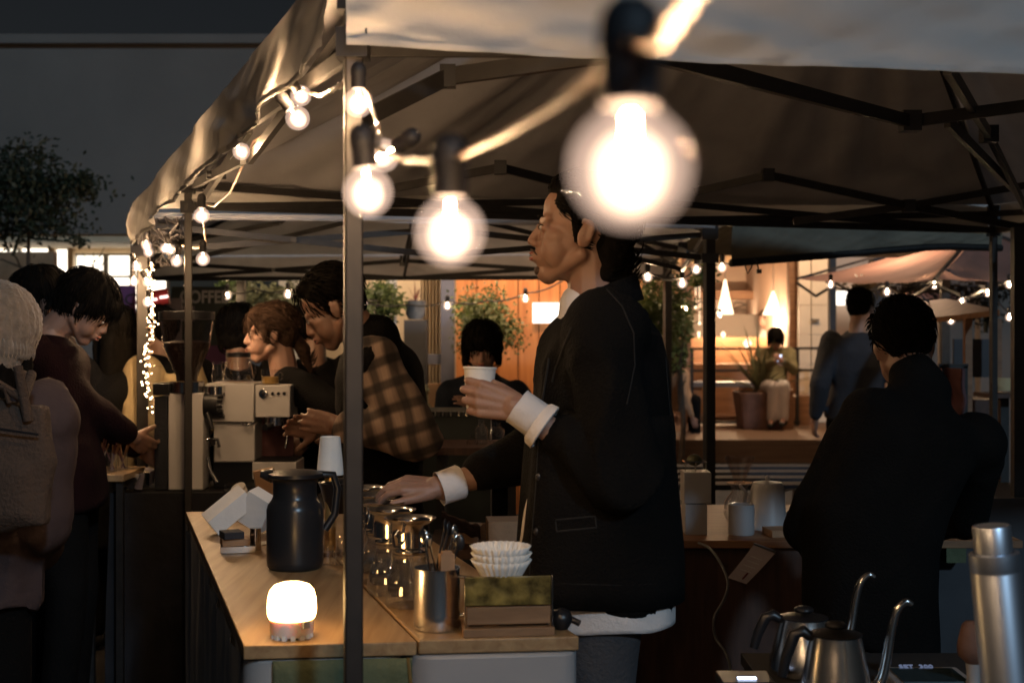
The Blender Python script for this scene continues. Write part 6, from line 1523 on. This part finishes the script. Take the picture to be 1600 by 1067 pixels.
# girl facing the camera
person('girl in a navy jacket with a short dark bob looking down at her hands', P(753, 543, 6.3), V((PX(750, 6.5), 6.50, .80)), 268, 268, pitch=18, k=.93, lh=P(742, 645, 6.15), rh=P(722, 647, 6.15), sho_drop=.05, cloth='cloth_navy', hair='bob', skin='skin_pale', seed=10, vox=.008, bulk=.0, hem=.12)
# customers at left
person('customer in a dark maroon jumper leaning right and reaching towards the table', P(133, 482, 4.7), V((PX(100, 4.7), 4.7, .93)), 8, 5, pitch=36, k=1.04, rh=P(226, 700, 4.98), lh=P(222, 704, 5.1), cloth='cloth_maroon', hair='mop', seed=12, vox=.006, hk=.94, bulk=.0, rhint=V((-.2, -.3, -1)), hem=.15)
person('dark haired customer half hidden behind the maroon jumper', P(68, 474, 5.0), V((PX(62, 5.0), 5.05, .93)), 40, 30, pitch=10, k=1.0, hair='mop', seed=13, vox=.009, hem=.15)
person('person with long dark hair and a black coat behind the grey tent leg', P(181, 520, 5.9), V((PX(178, 5.9), 5.95, .9)), 120, 120, k=.95, hair='long', seed=14, vox=.01, bulk=.03, hem=.4)
person('person in a cream coat lit by the fairy lights', P(240, 519, 6.0), V((PX(228, 6.0), 6.0, .9)), 160, 175, k=.88, cloth='cloth_cream', hair='short', skin='skin', seed=15, vox=.009, bulk=.03, hem=.4)
person('dark figure with a round black bob right of the coffee banner', P(372, 517, 6.4), V((PX(372, 6.5), 6.5, .9)), 90, 100, k=.97, hair='bob', seed=16, vox=.01, hem=.2)
person('dark haired figure standing behind the woman barista', P(492, 512, 6.3), V((PX(500, 6.4), 6.4, .9)), 100, 95, k=.98, hair='mop', seed=17, vox=.01, hem=.2, bulk=.02)
person('man in a blue grey shirt seen from behind under the pink canopy', P(1345, 483, 8.6), V((PX(1335, 8.6), 8.6, .93)), 95, 60, pitch=10, k=1.0, cloth='cloth_blue_grey', hair='short', seed=18, vox=.01, hem=.1)
# woman in the beanie, nearest customer at the left edge
root, J = person('woman in a cream knitted beanie and mauve padded jacket at the left edge', P(-2, 530, 3.3), V((PX(-40, 3.3), 3.25, .86)), 84, 70, k=.86, cloth='cloth_mauve', hair='long', seed=19, vox=.007, bulk=.022, hem=.10, quilt=.004, fold=.022, lhint=V((-1, 0, -.5)), rh=P(55, 860, 3.4), rhint=V((.25, -.6, -.6)))
h = J['h']; m = MB(); m.ell(h(-.014, 0, .040), (.118, .104, .112), h.rot(), 30, 22); m.cap(h(-.03, 0, .0), h(-.045, 0, -.035), .098, .090)
bm = remesh(m, .006, 3); c0_ = h(-.014, 0, .02)
for i, p in enumerate(bm.v):
    dd = (p - c0_); a = math.atan2(dd.y, dd.x); n_ = dd.normalized(); bm.v[i] = p + n_ * (.0026 * math.sin(a * 26) * abs(math.sin(p.z * 260 + 2 * math.sin(a * 26))) + .003 * noise.noise(p * 30))
bm.build('beanie', 'knit', root)
m = MB()
def brim(s, t):
    a = s * 2 * math.pi; b_ = t * 2 * math.pi; r0 = .104; rr = .010 + .0016 * math.cos(a * 60)
    return h(-.030 + (r0 + .010 + rr * math.cos(b_)) * math.cos(a), (r0 - .002 + rr * math.cos(b_)) * math.sin(a), -.028 - .012 * math.cos(a) + rr * 2.6 * math.sin(b_))
m.grid(brim, 240, 10); m.build('brim', 'knit', root)
# quilting ridges on the jacket
bag_c = V((PX(8, 3.02), 3.0, PZ(725, 3.0))); t = thing('tote_bag', bag_c - V((0, 0, .2)), 'soft beige brown tote bag slung on the back of the woman in the beanie', 'bag')
m = MB(); m.ell(bag_c, (.12, .035, .15)); m.box(bag_c + V((0, 0, .0)), (.21, .055, .27)); m.box(bag_c + V((0, -.03, -.06)), (.14, .03, .11)); remesh(m, .010, 6, .010, 5, 4).build('pouch', 'tote', t)
for sx_ in (-.06, .07):
    m = MB(); pts = [bag_c + V((sx_, -.03, .10)), bag_c + V((sx_ * .8, -.055, .22)), P(34 + sx_ * 60, 620, 2.96), P(42 + sx_ * 100, 585, 3.06)]; m.path(pts, [.012, .011, .011, .012], 8); m.build('strap', 'tote', t)
m = MB(); m.path([bag_c + V((-.10, -.05, .07)), bag_c + V((0, -.058, .085)), bag_c + V((.10, -.05, .07))], .003, 6); m.build('zip', 'black_plastic', t)
m = MB(); m.path([bag_c + V((-.03, -.035, .14)), bag_c + V((-.025, -.05, .175)), bag_c + V((.025, -.05, .175)), bag_c + V((.03, -.035, .14))], .006, 8); m.build('handle', 'tote', t)
# cafe people
d = 15.6; pp = V((PX(1205, d), d, PZ(600, d)))
person('woman in an olive top and white trousers sitting before the cafe looking at her phone', P(1212, 530, d), pp, 250, 262, pitch=32, k=.98, cloth='cloth_olive', pants='cloth_white', hair='bob', skin='skin_pale', seed=20, vox=.012, cvox=.02,
       lh=P(1222, 562, d - .3), rh=P(1212, 564, d - .3), knees={1: P(1225, 603, d - .35), -1: P(1208, 604, d - .35)}, ankles={1: P(1224, 655, d - .3), -1: P(1206, 657, d - .28)})
m = MB(); m.box(P(1218, 560, d - .36), (.05, .01, .09), Matrix.Rotation(R(-35), 3, 'X')); tag(m.build('phone', 'lit_screen'), 'phone in the hands of the woman sitting before the cafe', 'phone')
m = MB(); m.box((PX(1208, d), d + .02, (PZ(608, d) + .24) / 2), (.4, .4, PZ(608, d) - .24)); tag(m.build('stool', 'brown_wood'), 'wooden stool under the sitting woman in the olive top', 'stool')
person('cafe worker in a white shirt behind the service counter', P(1196, 499, 19.4), V((PX(1194, 19.4), 19.4, .98)), 200, 200, pitch=15, k=1, cloth='cloth_white', hair='short', hmat='hair_brown', skin='skin_pale', seed=21, vox=.014, cvox=.022)
person('dim seated guest with long hair left of the cafe counter', P(1063, 558, 15), V((PX(1063, 15), 15, .62)), 20, 20, k=.95, cloth='kraft', hair='long', hmat='hair_brown', seed=22, vox=.014, cvox=.022,
       knees={1: V((PX(1085, 15), 14.9, .6)), -1: V((PX(1085, 15), 15.1, .6))}, ankles={1: V((PX(1085, 15), 14.9, .19)), -1: V((PX(1085, 15), 15.1, .19))})
